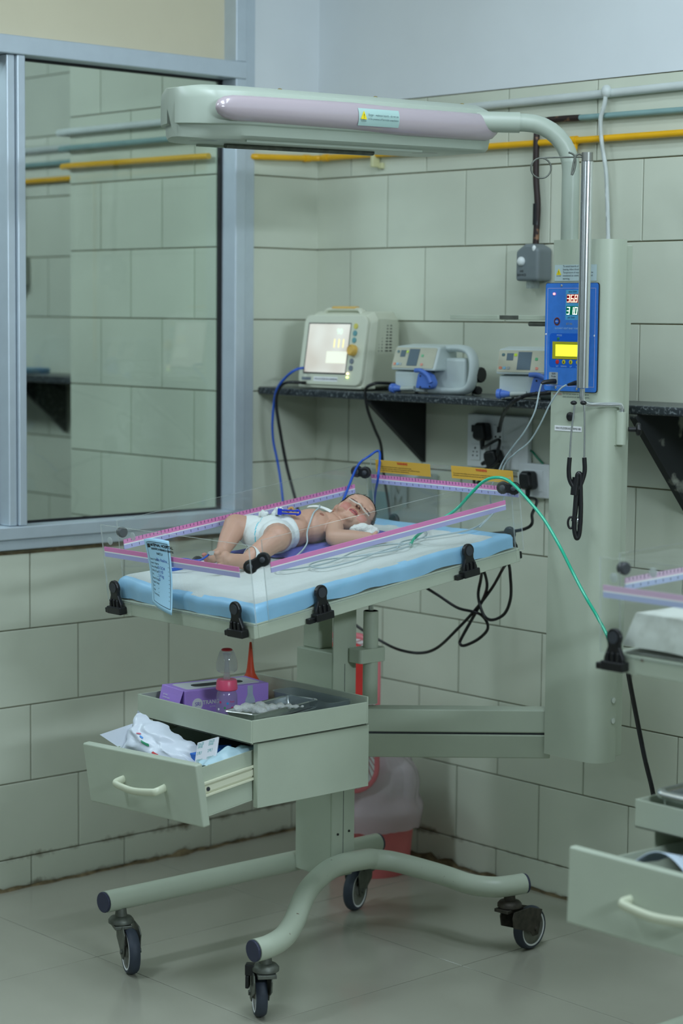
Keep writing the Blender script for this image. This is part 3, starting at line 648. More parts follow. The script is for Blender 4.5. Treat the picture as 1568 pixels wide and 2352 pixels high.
    build(MB().tube(catmull([top+dl*.004, top+dl*.018+EZ*.006, top+dl*.027+EZ*.0, top+dl*.032-EZ*.022, top+dl*.034-EZ*.040, top+dl*.029-EZ*.030, top+dl*.026-EZ*.012, top+dl*.03+EZ*.004, top+dl*.042+EZ*.010], 5), .0022, 8), 'hook_wire', M_CAST, pole, M=T0, smooth=60)
    # lamp pipe and hood
    px0 = Vector((1.252, -.336, 0))
    pts = [px0+EZ*1.66, px0+EZ*1.75, px0+EZ*1.83]; r = .108; zt = 1.938
    for i in range(1, 9): a = math.radians(90*i/8); pts.append(px0+dl*r*(1-math.cos(a))+EZ*(zt-r+r*math.sin(a)))
    pts += [px0+dl*(r+.05)+EZ*zt, px0+dl*(r+.20)+EZ*(zt+.002)]
    pipe = B(MB().tube(pts, .0205, 24), 'lamp_pipe', M_LAMP, smooth=50)
    build(MB().tube([px0+dl*(r+.012)+EZ*zt, px0+dl*(r+.2)+EZ*(zt+.002)], .0235, 24), 'pipe_sleeve', M_LAMP, pipe, M=T0, smooth=50)
    # hood: lofted shell along y, dropping slightly toward the foot end
    yA, yB = -.462, -1.300; xc, hw = 1.005, .115
    def sec(y, k, v=1.0):   # k: width factor, v: height factor
        sag = (y-yA)*.020; hw_ = hw*k; zz = 1.927+sag
        pr_ = [(-.66, .053), (-.93, .040), (-.985, .026), (-1.0, .008), (-1.0, -.020), (-.985, -.027), (-.945, -.030), (-.93, -.036), (-.90, -.050), (-.82, -.057), (.82, -.057), (.90, -.050), (.93, -.036), (.945, -.030), (.985, -.027), (1.0, -.020), (1.0, .008), (.985, .026), (.93, .040), (.66, .053)]
        inset = .012*(1-v)/.2
        return [Vector((xc+hw_*a, y+(0 if b > -.028 else (.010 if k < .9 else .010*(1-k)/.1))+inset*0, zz+b*v)) for a, b in pr_]
    secs = [(yA, .955, .96), (yA-.008, .985, .99), (yA-.03, 1.0, 1), (-.75, 1.0, 1), (-1.0, 1.0, 1)]
    for i in range(0, 12):
        th_ = math.radians(i*7.6); secs.append((-1.165-.135*math.sin(th_), max(math.cos(th_), .08), 1.0 if i < 7 else 1-.022*(i-6)))
    hood = B(MB().ring([sec(*s_) for s_ in secs]), 'lamp_hood', M_LAMP, smooth=38)
    # pink side bands, bulging
    for sgn in (1, -1):
        mb = MB(); rings = []
        ys = [-.448, -.452, -.462, -.48, -.6, -.75, -.9, -1.05, -1.18, -1.225, -1.25, -1.264, -1.270]; ks = [.25, .62, .86, 1, 1, .99, .96, .92, .88, .84, .70, .45, .15]
        if sgn < 0: ys = [yA_*.80-.09 for yA_ in ys]
        for y, k in zip(ys, ks):
            sag = (y-yA)*.020; zc = 1.931+sag-(.004 if y > -.8 else 0); hh = .0305*k
            rings.append([Vector((xc+sgn*(hw-.004+(.020*math.sqrt(max(k, .05)))*math.sin(math.pi*i/10)), y, zc+hh*math.cos(math.pi*i/10))) for i in range(11)])
        band = build(mb.ring(rings), 'hood_band', M_PINK, hood, M=T0, smooth=60)
        if sgn == 1:
            bx = xc+hw+.0165+.0008
            y0_, y1_ = -.893, -.772
            zc_ = lambda y: 1.931+(y-yA)*.020-.002
            lbm = MB().grid(lambda i, j: (xc+hw-.004+.0200*math.sqrt(1-(.0185*(j*2-1)/.0305)**2)+.0011, y0_+(y1_-y0_)*i, zc_(y0_+(y1_-y0_)*i)+.0185*(j*2-1)), 6, 8)
            build(lbm, 'hazard_label', mat('pale_green_label', (166, 196, 190), .4, var=.02), hood, M=T0, smooth=60)
            yy = y0_+.013; zz = zc_(yy)
            build(MB().prism([(-.009, -.007), (.009, -.007), (0, .011)], (bx+.0012, yy, zz+.002), EY, EZ, EX, 0, .0006), 'caution_triangle', MYT, hood, M=T0)
            text('!', .012, off+Vector((bx+.002, yy, zz+.0015)), EY, EZ, M_INKB, hood, align='CENTER')
            text('CAUTION', .0035, off+Vector((bx+.0005, yy, zz-.0092)), EY, EZ, M_INKB, hood, align='CENTER')
            text('Danger – explosion hazards – do not use\nin the presence of flammable anaesthetics', .0064, off+Vector((bx+.0012, y0_+.026, zc_(y0_+.05))), Vector((0, 1, .018)), EZ, mat('dark_ink', (46, 60, 66), .6, var=.02), hood, sx=.84, space=1.35)
    for y in (-1.03, -.75, -.475):
        build(MB().lathe([(.004, 0), (.004, .004), (.0055, .0045), (.0055, .0075), (.003, .009)], (xc+.03, y, 1.9785+(y-yA)*.02), EZ, 12), 'hood_bolt', mat('brass_bolt', (170, 150, 90), .35, metal=.8, var=.1), hood, M=T0, smooth=40)
    # heater opening under the hood
    sg = lambda y: 1.927+(y-yA)*.020-.056
    y0_, y1_ = -1.17, -.66
    ho = MB().add([(xc-.075, y0_, sg(y0_)-.0004), (xc+.085, y0_, sg(y0_)-.0004), (xc+.085, y1_, sg(y1_)-.0004), (xc-.075, y1_, sg(y1_)-.0004)], [(0, 1, 2, 3)])
    build(ho, 'heater_opening', M_BLACK, hood, M=T0)
    hl = MB()
    for xa, xb in ((xc-.080, xc-.074), (xc+.084, xc+.090)): hl.add([(xa, y0_, sg(y0_)), (xb, y0_, sg(y0_)), (xb, y1_, sg(y1_)), (xa, y1_, sg(y1_)), (xa, y0_, sg(y0_)-.006), (xb, y0_, sg(y0_)-.006), (xb, y1_, sg(y1_)-.006), (xa, y1_, sg(y1_)-.006)], [(0,3,2,1),(4,5,6,7),(0,1,5,4),(1,2,6,5),(2,3,7,6),(3,0,4,7)])
    build(hl, 'opening_lip', M_LAMP, hood, M=T0)
    build(MB().cyl((xc-.03, y0_+.04, sg(y0_)-.004), (xc-.03, y1_-.04, sg(y1_)-.004), .006, n=14), 'heater_rod', M_CAST, hood, M=T0, smooth=40)
    for y in (-1.225, -.575):
        build(MB().lathe([(.034, 0), (.030, -.0015), (.02, -.002)], (xc+.01, y, sg(y)), EZ, 28), 'spot_lens', mat('smoky_lens', (130, 138, 126), .3, var=.05), hood, M=T0, smooth=50)
    return root, Mb, Md
WARM, MBED, MDRW = build_warmer('radiant warmer cradling the newborn, pink-banded lamp hood overhead, drawer hanging open at left', (0, 0, 0), 7.365, True)
WARM2, MBED2, MDRW2 = build_warmer('empty radiant warmer cut off by the right edge, bare mattress and open drawer', (1.375, .080, 0), 2.2, False)
# ------------------------------------------------------------------ pipes on the walls
yp = build(MB().tube(catmull([(-.06, -.262, 1.930), (-.02, -.262, 1.930), (.012, -.25, 1.930), (.022, -.2, 1.931), (.022, -.06, 1.936), (.030, -.026, 1.938), (.07, -.021, 1.938), (.5, -.021, 1.936), (1.0, -.021, 1.934), (1.7, -.021, 1.932), (2.39, -.021, 1.930)], 6), .0085, 14), 'gas_pipe', M_YPIPE, smooth=50)
tag(yp, 'yellow gas pipe running along both walls below the teal pipe', 'pipe')
build(MB().tube([(.982, -.021, 1.934), (.982, -.021, 1.918), (.982, -.021, 1.90), (.982, -.021, 1.6), (.982, -.021, 1.34)], .006, 12, rads=[.010, .010, .006, .006, .006]), 'drop_branch', M_YPIPE, yp, smooth=40)
build(MB().cyl((.972, -.021, 1.934), (.992, -.021, 1.934), .0115, n=14), 'tee_fitting', M_YPIPE, yp, smooth=40)
for a_, b_ in (((.022, -.075, 1.9352), (.022, -.055, 1.936)), ((.045, -.022, 1.938), (.065, -.021, 1.938))): build(MB().cyl(a_, b_, .0105, n=14), 'pipe_joint', M_YPIPE, yp, smooth=40)
build(MB().box((.252, -.034, 1.902), (.264, -.008, 1.949)).box((.264, -.016, 1.898), (.280, -.005, 1.914)), 'pipe_clip', mat('cream_clip', (206, 206, 160), .5, var=.03), yp, bevel=.002)
tp = build(MB().tube([(.86, -.02, 1.990), (1.0, -.02, 1.989), (1.6, -.02, 1.985), (2.39, -.02, 1.980)], .0075, 14), 'air_pipe', M_TEAL, smooth=50)
tag(tp, 'pale teal painted pipe between the yellow pipe and the white conduit', 'pipe')
cp_ = build(MB().tube(catmull([(1.0, -.020, 1.989), (.93, -.020, 1.990), (.878, -.021, 1.988), (.862, -.024, 1.972), (.860, -.026, 1.93), (.862, -.027, 1.85), (.870, -.028, 1.78), (.868, -.028, 1.72), (.866, -.028, 1.675)], 6), .0082, 12), 'copper_sleeve', M_COPPER, tp, smooth=50)
build(MB().tube([(.867, -.028, 1.782), (.867, -.028, 1.775), (.867, -.028, 1.735), (.867, -.028, 1.728)], .0098, 12), 'tape_wrap', M_BLACK, tp, smooth=40)
wp = build(MB().tube([(.30, -.018, 2.040), (1.0, -.018, 2.042), (1.6, -.018, 2.046), (2.39, -.018, 2.048)], .0105, 14), 'conduit_pipe', M_WPIPE, smooth=50)
tag(wp, 'white conduit pipe running just under the painted wall', 'pipe')
hc = cable('hanging_conduit', [(1.0909,-0.0300,2.0492), (1.0898,-0.0340,2.0143), (1.0800,-0.0360,1.9781), (1.0842,-0.0340,1.9201), (1.0951,-0.0300,1.8565), (1.0994,-0.0280,1.7930), (1.1026,-0.0260,1.7189), (1.1065,-0.0260,1.6339), (1.1096,-0.0260,1.5274)], .0055, M_WPIPE, label='thin white cable hanging from the conduit, behind the chrome pole', k=8)
build(MB().ell((1.0910,-0.0300,2.0460), (.014, .012, .016)), 'tape_knot', M_WPIPE, hc, smooth=60)
# pipes inside the alcove behind the glass
ap = build(MB().tube([(-.06, -.352, 1.929), (-.13, -.352, 1.930), (-.40, -.352, 1.932), (-.735, -.352, 1.934), (-.782, -.345, 1.934), (-.782, -.06, 1.934), (-.83, -.022, 1.934), (-1.9, -.022, 1.936)], .0085, 12), 'alcove_gas_pipe', M_YPIPE, smooth=30)
tag(ap, 'yellow gas pipe seen through the window glass', 'pipe')
ap = build(MB().tube([(-.06, -.352, 1.985), (-.735, -.352, 1.987), (-.79, -.345, 1.987), (-.79, -.06, 1.987), (-.83, -.022, 1.987), (-1.9, -.022, 1.988)], .0085, 12), 'alcove_air_pipe', M_TEAL, smooth=30)
tag(ap, 'teal pipe seen through the window glass', 'pipe')
ap = build(MB().tube([(-.06, -.350, 2.035), (-.74, -.350, 2.036), (-.80, -.345, 2.036), (-.80, -.05, 2.036), (-.83, -.020, 2.036), (-1.9, -.020, 2.038)], .010, 12), 'alcove_conduit', M_WPIPE, smooth=30)
tag(ap, 'white conduit seen through the window glass, above the teal pipe', 'pipe')
t = thing('alcove_shelf', (-1.4, -.12, 1.27), 'dark granite shelf with bracket seen through the window glass', 'shelf')
build(MB().box((-2.0, -.224, 1.272), (-.775, -.008, 1.294)), 'shelf_slab', M_GRAN, t, bevel=.003)
build(MB().prism([(-.012, 1.271), (-.215, 1.271), (-.012, 1.098)], (0, 0, 0), EY, EZ, EX, -1.262, -1.244), 'shelf_bracket', M_GRAN, t)
b = thing('alcove_outlet', (-1.505, -.03, 1.60), 'grey outlet box on the far wall behind the window mullion', 'gas outlet')
build(MB().box((-1.55, -.06, 1.585), (-1.465, -.006, 1.685)), 'outlet_body', mat('pale_grey_box', (150, 156, 146), .5, var=.03), b, bevel=.008)
build(MB().cyl((-1.50, -.03, 1.584), (-1.50, -.03, 1.560), .014, n=14), 'outlet_nozzle', M_CAST, b); build(MB().cyl((-1.495, -.03, 1.685), (-1.495, -.03, 1.926), .006, n=10), 'outlet_pipe', M_COPPER, b)
tag(build(MB().box((-1.60, -.20, 1.2945), (-1.28, -.05, 1.312)), 'blue_folder', mat('blue_folder', (120, 160, 190), .5, var=.05), bevel=.004), 'blue folder lying on the shelf behind the window', 'folder')

# ------------------------------------------------------------------ granite shelf
sh = thing('granite_shelf', (1.0, -.11, 1.10), 'long black granite wall shelf on triangular brackets carrying the monitor and pumps', 'shelf')
build(MB().box((.002, -.224, 1.2725), (2.39, -.0055, 1.2935)), 'shelf_slab', M_GRAN, sh, bevel=.005, seg=3)
MBR = mat('black_stone_bracket', (22, 24, 26), .5, var=.2, scale=20)
build(MB().prism([(-.0055, 1.2724), (-.212, 1.2724), (-.212, 1.262), (-.0055, 1.098)], (0, 0, 0), EY, EZ, EX, .438, .456), 'shelf_bracket', MBR, sh, bevel=.001)
build(MB().prism([(-.0055, 1.2724), (-.222, 1.2724), (-.222, 1.262), (-.0055, 1.022)], (0, 0, 0), EY, EZ, EX, 1.348, 1.368), 'shelf_bracket', mat('mortar_smeared_stone', (34, 38, 40), .6, col2=(150, 154, 142), thr=(.60, .68), scale=11), sh, bevel=.001)
SH = 1.2945

# ------------------------------------------------------------------ patient monitor
mo = thing('patient_monitor', (.29, -.12, SH), 'cream patient monitor with glowing screen and orange knob, at the left end of the shelf', 'monitor')
MM = mat('monitor_case', (204, 208, 188), .45, var=.02); MMD = mat('monitor_vent', (46, 50, 46), .7, var=.05)
lean = .16
Mm = Matrix.Translation((.281, -.198, SH+.006)) @ Matrix.Rotation(math.radians(3), 4, 'Z') @ Matrix.Scale(.93, 4, (1, 0, 0))
def mface(x, z, d=0): return Vector((x, lean*z-d, z))
uyl = Vector((0, lean, 1)).normalized(); unl = Vector((0, -1, lean)).normalized()
bodyp = []
for y, hw_, z0_, z1_, sh_ in ((.0, .128, .0, .196, 0), (.03, .132, .0, .205, 0), (.05, .126, .002, .206, 0), (.15, .112, .004, .206, 0), (.165, .106, .008, .190, 0)):
    bodyp.append([Vector((-hw_, y+lean*.0, z0_)), Vector((hw_, y, z0_)), Vector((hw_*1.0, y+lean*(z1_-.02)*(1-y/.165), z1_-.02)), Vector((hw_-.018, y+lean*z1_*(1-y/.165), z1_)), Vector((-hw_+.018, y+lean*z1_*(1-y/.165), z1_)), Vector((-hw_, y+lean*(z1_-.02)*(1-y/.165), z1_-.02))])
build(MB().ring(bodyp), 'monitor_body', MM, mo, M=Mm, bevel=.006, seg=3)
bez = build(MB().prism(rrect(.258, .192, .022, 5, 0, .100), (0, 0, 0), EX, uyl, unl, 0, .012), 'monitor_bezel', MM, mo, M=Mm, bevel=.003)
build(MB().prism([(-.109, .034), (.066, .034), (.066, .174), (-.109, .174)], (0, 0, 0), EX, uyl, unl, .012, .0128), 'screen_frame', M_INKB, bez, M=Mm)
msc = mat('lit_screen', (206, 204, 194), .35, emit=.36); nt = msc.node_tree; bb_ = nt.nodes['Principled BSDF']
g_ = nt.nodes.new('ShaderNodeTexNoise'); g_.inputs['Scale'].default_value = 9; g_.inputs['Detail'].default_value = 1
tc = nt.nodes.new('ShaderNodeTexCoord'); nt.links.new(tc.outputs['Object'], g_.inputs['Vector'])
rp_ = nt.nodes.new('ShaderNodeValToRGB'); nt.links.new(g_.outputs['Fac'], rp_.inputs[0])
rp_.color_ramp.elements[0].color = lin((196, 176, 156))+(1,); rp_.color_ramp.elements[0].position = .38; rp_.color_ramp.elements[1].color = lin((236, 236, 226))+(1,); rp_.color_ramp.elements[1].position = .6
nt.links.new(rp_.outputs[0], bb_.inputs['Emission Color'])
build(MB().prism([(-.105, .038), (.064, .038), (.064, .171), (-.105, .171)], (0, 0, 0), EX, uyl, unl, .0128, .0132), 'screen', msc, bez, M=Mm)
Mr = Mm.to_3x3(); scrp = lambda x, z, d=.0133: Mm @ (EX*x+uyl*z+unl*d)
text('90', .022, scrp(.012, .150), Mr @ EX, Mr @ uyl, mat('lit_green_figures', (206, 234, 214), .4, emit=.55), bez)
text('111', .034, scrp(-.002, .117), Mr @ EX, Mr @ uyl, mat('lit_yellow_figures', (240, 226, 150), .4, emit=.6), bez, sx=1.0)
build(MB().prism([(-.02, .064), (.062, .064), (.062, .096), (-.02, .096)], (0, 0, 0), EX, uyl, unl, .0132, .0134), 'screen_window', mat('lit_pale_block', (222, 224, 206), .4, emit=.5), bez, M=Mm)
MCY = mat('cyan_key', (94, 150, 156), .4, var=.03); MGK = mat('grey_key', (112, 122, 132), .4, var=.03)
for z, m in ((.166, mat('yellow_key', (206, 196, 90), .4, var=.03)), (.147, MCY), (.128, MCY), (.071, MGK), (.052, MGK)):
    build(MB().prism(ngon(.0075, 16, .086, z), (0, 0, 0), EX, uyl, unl, .012, .0145), 'monitor_key', m, bez, M=Mm)
build(MB().lathe([(.0155, 0), (.0155, .012), (.012, .016), (.011, .014)], EX*.088+uyl*.100+unl*.012, unl, 22), 'orange_knob', mat('amber_knob', (216, 176, 84), .4, var=.03), bez, M=Mm, smooth=40)
for z, c in ((.037, (255, 222, 170)), (.027, (216, 255, 130))):
    build(MB().ell(EX*.076+uyl*z+unl*.0135, (.0035, .0035, .002)), 'lit_indicator', mat('lit_dot_%d' % c[0], c, .4, emit=3), bez, M=Mm, smooth=60)
build(MB().prism([(-.062, .014), (.036, .014), (.036, .026), (-.062, .026)], (0, 0, 0), EX, uyl, unl, .012, .0128), 'asset_label', M_SWHITE, bez, M=Mm)
text('WH/1FLOOR/NICU/BME/036', .0075, scrp(-.058, .020, .0132), Mr @ EX, Mr @ uyl, M_SINK, bez, sx=.95)
build(MB().prism([(-.112, .016), (-.074, .016), (-.074, .024), (-.112, .024)], (0, 0, 0), EX, uyl, unl, .011, .0125), 'latch_recess', MGK, bez, M=Mm)
build(MB().box((-.13, -.006, -.003), (.13, .05, .006)), 'monitor_foot', MM, mo, M=Mm, bevel=.003)
hb = build(MB().tube(catmull([(-.075, .052, .198), (-.070, .052, .206), (-.05, .056, .209), (.05, .056, .209), (.070, .052, .206), (.075, .052, .198)], 5), .009, 12, flat=(.7, 1.5)), 'carry_handle', MM, mo, M=Mm, smooth=60)
build(MB().tube([(-.045, .052, .2145), (.05, .052, .2145)], .008, 12, flat=(.6, 1.2)), 'handle_grip', mat('amber_grip', (214, 176, 96), .5, var=.03), hb, M=Mm, smooth=60)
vt = MB()
for i in range(9):
    z = .100+i*.0085
    for y, w_ in ((.062, .008), (.078, .006), (.10, .012), (.118, .010)): vt.obox((.1262-(y-.05)*.142, y, z), EX*.0012, EY*w_*.5, EZ*.0016)
build(vt, 'side_vents', MMD, mo, M=Mm)

# ------------------------------------------------------------------ syringe pumps
def pump(label, loc, rot):
    M = Matrix.Translation(loc) @ Matrix.Rotation(math.radians(rot), 4, 'Z') @ Matrix.Scale(.94, 4, (1, 0, 0))
    t = thing('syringe_pump', loc, label, 'syringe pump', 'syringe pumps on the granite shelf')
    MC = mat('pump_case', (196, 208, 206), .4, var=.02); MBU = mat('pump_blue', (84, 122, 206), .4, var=.04); MFI = mat('pump_keypad_film', (186, 186, 164), .5, var=.06, scale=30)
    # body (left block)
    build(MB().box((-.128, -.040, .004), (-.020, .045, .058)).box((-.128, -.018, .058), (-.020, .045, .072)), 'pump_body', MC, t, M=M, bevel=.006, seg=3)
    build(MB().box((-.020, -.004, .006), (.098, .045, .094)), 'pump_back', MC, t, M=M, bevel=.008, seg=3)
    # slanted head with keypad
    pf = [(-.050, .060), (-.028, .122), (.040, .128), (.045, .060)]
    hd = build(MB().prism(pf, (0, 0, 0), EY, EZ, EX, -.134, .028), 'pump_head', MC, t, M=M, bevel=.006, seg=3)
    ux_ = EX; uy_ = Vector((0, .022, .062)).normalized(); un_ = ux_.cross(uy_); o_ = Vector((0, -.050, .060))
    build(MB().prism(rrect(.152, .056, .004, 3, -.055, .034), o_, ux_, uy_, un_, .0, .0015), 'keypad_film', MFI, hd, M=M)
    MS = mat('pump_lcd', (84, 104, 116), .55, var=.05)
    build(MB().prism([(-.077, .012), (-.040, .012), (-.040, .058), (-.077, .058)], o_, ux_, uy_, un_, .0015, .0025), 'lcd_screen', MS, hd, M=M)
    build(MB().prism([(-.108, .036), (-.090, .036), (-.090, .054), (-.108, .054)], o_, ux_, uy_, un_, .0015, .0025), 'small_screen', MS, hd, M=M)
    for x_, y_, c, nm in ((-.122, .016, (214, 120, 84), 'red'), (-.111, .016, (120, 176, 206), 'blue'), (-.084, .050, (190, 220, 40), 'lime'), (-.118, .050, (60, 100, 104), 'slate'), (-.026, .040, (84, 176, 120), 'green'), (-.022, .016, (214, 130, 110), 'coral'), (-.100, .016, (150, 160, 160), 'grey')):
        build(MB().prism(rrect(.008, .007, .002, 2, x_, y_), o_, ux_, uy_, un_, .0015, .0028), 'pump_key', mat('pump_key_'+nm, c, .4, var=.02), hd, M=M)
    # carrying handle loop on the right
    hp_ = catmull([(.012, .012, .116), (.060, .008, .119), (.104, .004, .112), (.124, .0, .085), (.124, -.004, .040), (.108, -.006, .014), (.06, -.008, .008), (-.02, -.012, .008)], 6)
    build(MB().tube(hp_, .013, 14, flat=(.75, 1.2)), 'carry_handle', MC, t, M=M, smooth=60)
    # blue syringe clamp and plunger drive
    cl = build(MB().prism([(-.040, .014), (.014, .014), (.020, .020), (.024, .030), (.012, .050), (-.006, .058), (-.030, .054), (-.034, .040)], (0, -.040, 0), EX, EZ, EY, -.012, .012), 'syringe_clamp', MBU, t, M=M, bevel=.004)
    build(MB().tube(catmull([(-.040, -.050, .060), (-.015, -.055, .060), (.010, -.055, .048), (.022, -.055, .030)], 5), .006, 10), 'clamp_lever', MBU, cl, M=M, smooth=60)
    for x_, z_ in ((-.020, .046), (-.020, .018), (.014, .020), (.016, .046)): build(MB().cyl((x_, -.0525, z_), (x_, -.0505, z_), .0026, n=10), 'clamp_screw', M_INKB, cl, M=M)
    pl_ = build(MB().lathe([(.012, 0), (.0125, .004), (.0125, .010), (.009, .012), (.010, .016), (.006, .034), (.006, .036)], (-.128, -.050, .012), EX, 18), 'plunger_grip', MBU, t, M=M, smooth=40)
    build(MB().cyl((-.092, -.050, .012), (-.050, -.044, .014), .006, n=12), 'syringe_tip', mat('syringe_clear', (180, 190, 184), .3, var=.03), t, M=M, smooth=40)
    for x_, y_ in ((-.12, -.03), (-.12, .04), (.09, .04), (.03, -.008)): build(MB().cyl((x_, y_, -.001), (x_, y_, .007), .006, n=10), 'pump_foot', M_WHITE, t, M=M)
    build(MB().cyl((.136, .02, .052), (.118, .02, .052), .020, n=12).cyl((.132, .015, .012), (.112, .02, .012), .011, n=10), 'clamp_knob', M_BLACK, t, M=M, bevel=.002)
    return t
pump('white syringe pump with blue clamp and carry handle, next to the patient monitor', (.648, -.150, SH), 4)
pump('white syringe pump half hidden behind the warmer pillar', (1.035, -.150, SH), 24)

# ------------------------------------------------------------------ air outlet, switchboard, sockets
ao = thing('air_outlet', (.862, -.03, 1.585), 'grey wall air outlet with white push button beside the warmer pillar', 'gas outlet')
MAO = mat('outlet_grey', (112, 122, 124), .45, var=.04)
build(MB().prism([(.828, 1.586), (.905, 1.586), (.905, 1.668), (.880, 1.680), (.858, 1.680), (.828, 1.662)], (0, 0, 0), EX, EZ, EY, -.062, -.006), 'outlet_body', MAO, ao, bevel=.008, seg=3)
build(MB().lathe([(.0115, 0), (.0115, .004), (.008, .009), (.003, .0105)], (.850, -.062, 1.636), -EY, 20), 'push_button', M_WHITE, ao, smooth=50)
build(MB().cyl((.862, -.032, 1.586), (.862, -.032, 1.568), .017, n=20), 'nozzle_cup', clear_mat('clear_cup', (.75, .8, .8), alpha=.3), ao, smooth=40)
build(MB().ell((.890, -.060, 1.668), (.006, .004, .008)), 'paint_spot', M_WHITE, ao, smooth=60)
text('AIR\nSERVICE', .0085, (.851, -.0622, 1.606), EX, EZ, M_INKB, ao, align='CENTER')
sw = thing('switchboard', (.739, -.01, 1.098), 'large white modular switchboard with sockets and plugs under the shelf', 'switchboard')
MSW = mat('switch_white', (222, 228, 228), .35, var=.015)
SWY = -.0245
build(MB().box((.630, SWY, 1.099), (.848, -.006, 1.240)), 'switch_plate', MSW, sw, bevel=.004, seg=3)
def swpart(name, x0, x1, z0, z1, d=.003, m=MSW): return build(MB().box((x0, SWY-d, z0), (x1, SWY-.0002, z1)), name, m, sw, bevel=.0012)
def holes(p, x, z, pts, m=M_INKB):
    mb = MB()
    for dx, dz, r in pts: mb.cyl((x+dx, SWY-.0036, z+dz), (x+dx, SWY-.0030, z+dz), r, n=10)
    build(mb, 'socket_hole', m, p)
p_ = swpart('rocker_switch', .667, .685, 1.176, 1.214, .007); build(MB().box((.650, SWY-.0046, 1.192), (.664, SWY-.001, 1.210)), 'switch_recess', M_INKB, sw)
swpart('switch_module', .648, .666, 1.176, 1.191)
p_ = swpart('socket_module', .728, .762, 1.172, 1.214); build(MB().box((.7425, SWY-.0037, 1.194), (.7475, SWY-.003, 1.210)), 'socket_slot', M_INKB, p_); holes(p_, .745, 1.183, ((-.008, 0, .003), (.008, 0, .003)))
p_ = swpart('socket_module', .647, .681, 1.118, 1.160); holes(p_, .664, 1.139, ((0, .011, .0028), (-.0065, .001, .002), (.0065, .001, .002), (-.0085, -.009, .0022), (.0075, -.009, .0022)))
p_ = swpart('socket_module', .690, .722, 1.172, 1.214)
p_ = swpart('rocker_switch', .702, .718, 1.130, 1.160, .006)
p_ = swpart('socket_module', .724, .762, 1.112, 1.160); holes(p_, .744, 1.153, ((0, 0, .003),))
def plug(label, x, y, z, tail, rotz=0, sc=1.0):
    t = thing('power_plug', (x, y, z), label, 'plug')
    c = Vector((x, y, z)); R = Matrix.Rotation(rotz, 3, 'Y')
    poly = [(R @ Vector((a*sc, 0, b*sc))) for a, b in ((-.014, .024), (.014, .024), (.019, .016), (.024, -.012), (.022, -.020), (.010, -.024), (-.010, -.024), (-.022, -.020), (-.024, -.012), (-.019, .016))]
    rings = [[c+p*k+EY*h for p in poly] for k, h in ((.92, .0), (1, -.004), (1, -.022), (.82, -.032))]
    build(MB().ring(rings), 'plug_body', M_BLACK, t, bevel=.003)
    tv = R @ Vector((0, 0, -1)); st = c+tv*.024*sc-EY*.014
    build(MB().tube([st, st+tv*.01, st+tv*.022], .006, 10, rads=[.0072, .0062, .005]), 'strain_relief', M_BLACK, t, smooth=50)
    cable('plug_cable', [st+tv*.02]+list(tail), .0042, M_BLACK, t, k=10)
    return t
plug('upper black power plug in the large switchboard, cable arching up behind the pumps', .703, SWY-.0034, 1.195, [(0.7838,-0.0650,1.1791), (0.7847,-0.0700,1.1455), (0.7743,-0.0600,1.1197), (.688, -.05, 1.08), (.68, -.04, 1.04)], 0)
plug('lower black power plug lying sideways in the large switchboard', .746, SWY-.0034, 1.128, [(0.7835,-0.0550,1.1200), (0.7668,-0.0500,1.1041), (.69, -.045, 1.06)], R90*.75)
cable('pump_power_cable', [(1.1171,-0.2000,1.3196), (1.0969,-0.2320,1.3132), (1.0369,-0.2360,1.3059), (0.9940,-0.2360,1.2895), (0.9317,-0.2000,1.2616), (0.8423,-0.1200,1.2283), (0.7892,-0.0680,1.2020)], .0050, M_BLACK, label='thick black cable curving off the shelf edge down to the switchboard')
s2 = thing('wall_socket', (.86, -.01, 1.032), 'single white wall socket partly behind the pillar, lower right of the switchboard', 'socket')
build(MB().box((.818, -.0265, 1.033), (.925, -.006, 1.121)), 'socket_plate', MSW, s2, bevel=.004, seg=3)
build(MB().box((.840, -.0285, 1.050), (.905, -.0266, 1.104)), 'socket_module', MSW, s2, bevel=.001)
plug('black power plug in the single wall socket, cable running down behind the bed', .868, -.0288, 1.078, [(0.9149,-0.0600,1.0303), (0.9555,-0.1200,1.0036), (0.9864,-0.1800,0.9715), (.80, -.22, .93), (.78, -.26, .86)], 0, 1.0)
cable('earth_wire', [(.848, -.012, 1.152), (.862, -.02, 1.150), (.878, -.022, 1.138), (.90, -.02, 1.12)], .003, mat('green_wire', (20, 120, 90), .4, var=.05), label='short green wire beside the large switchboard', k=6)

# ------------------------------------------------------------------ loose cables around the bed
MBC = mat('blue_cable', (28, 84, 186), .4, var=.05)
cable('monitor_cable', [(.158, -.16, SH+.055), (0.1851,-0.2350,1.3474), (0.1458,-0.2450,1.3226), (0.1074,-0.2450,1.2830), (0.0874,-0.2400,1.2098), (0.0781,-0.2300,1.1484), (0.0857,-0.2200,1.0877), (0.1012,-0.2200,1.0278), (0.1384,-0.2400,0.9525), (0.1773,-0.2600,0.8784)], .0036, MBC, label='blue monitor cable hanging off the left end of the shelf')
cable('monitor_power_cord', [(.30, -.035, SH+.02), (.16, -.09, SH+.012), (0.1982,-0.2350,1.3109), (0.1401,-0.2400,1.3080), (0.1125,-0.2430,1.2832), (0.1043,-0.2420,1.2467), (0.1077,-0.2300,1.1742), (0.1133,-0.2100,1.0768), (0.1341,-0.2000,0.9986), (0.1627,-0.2000,0.9218), (0.1819,-0.2000,0.8505)], .0044, M_BLACK, label='black cord hanging beside the blue monitor cable')
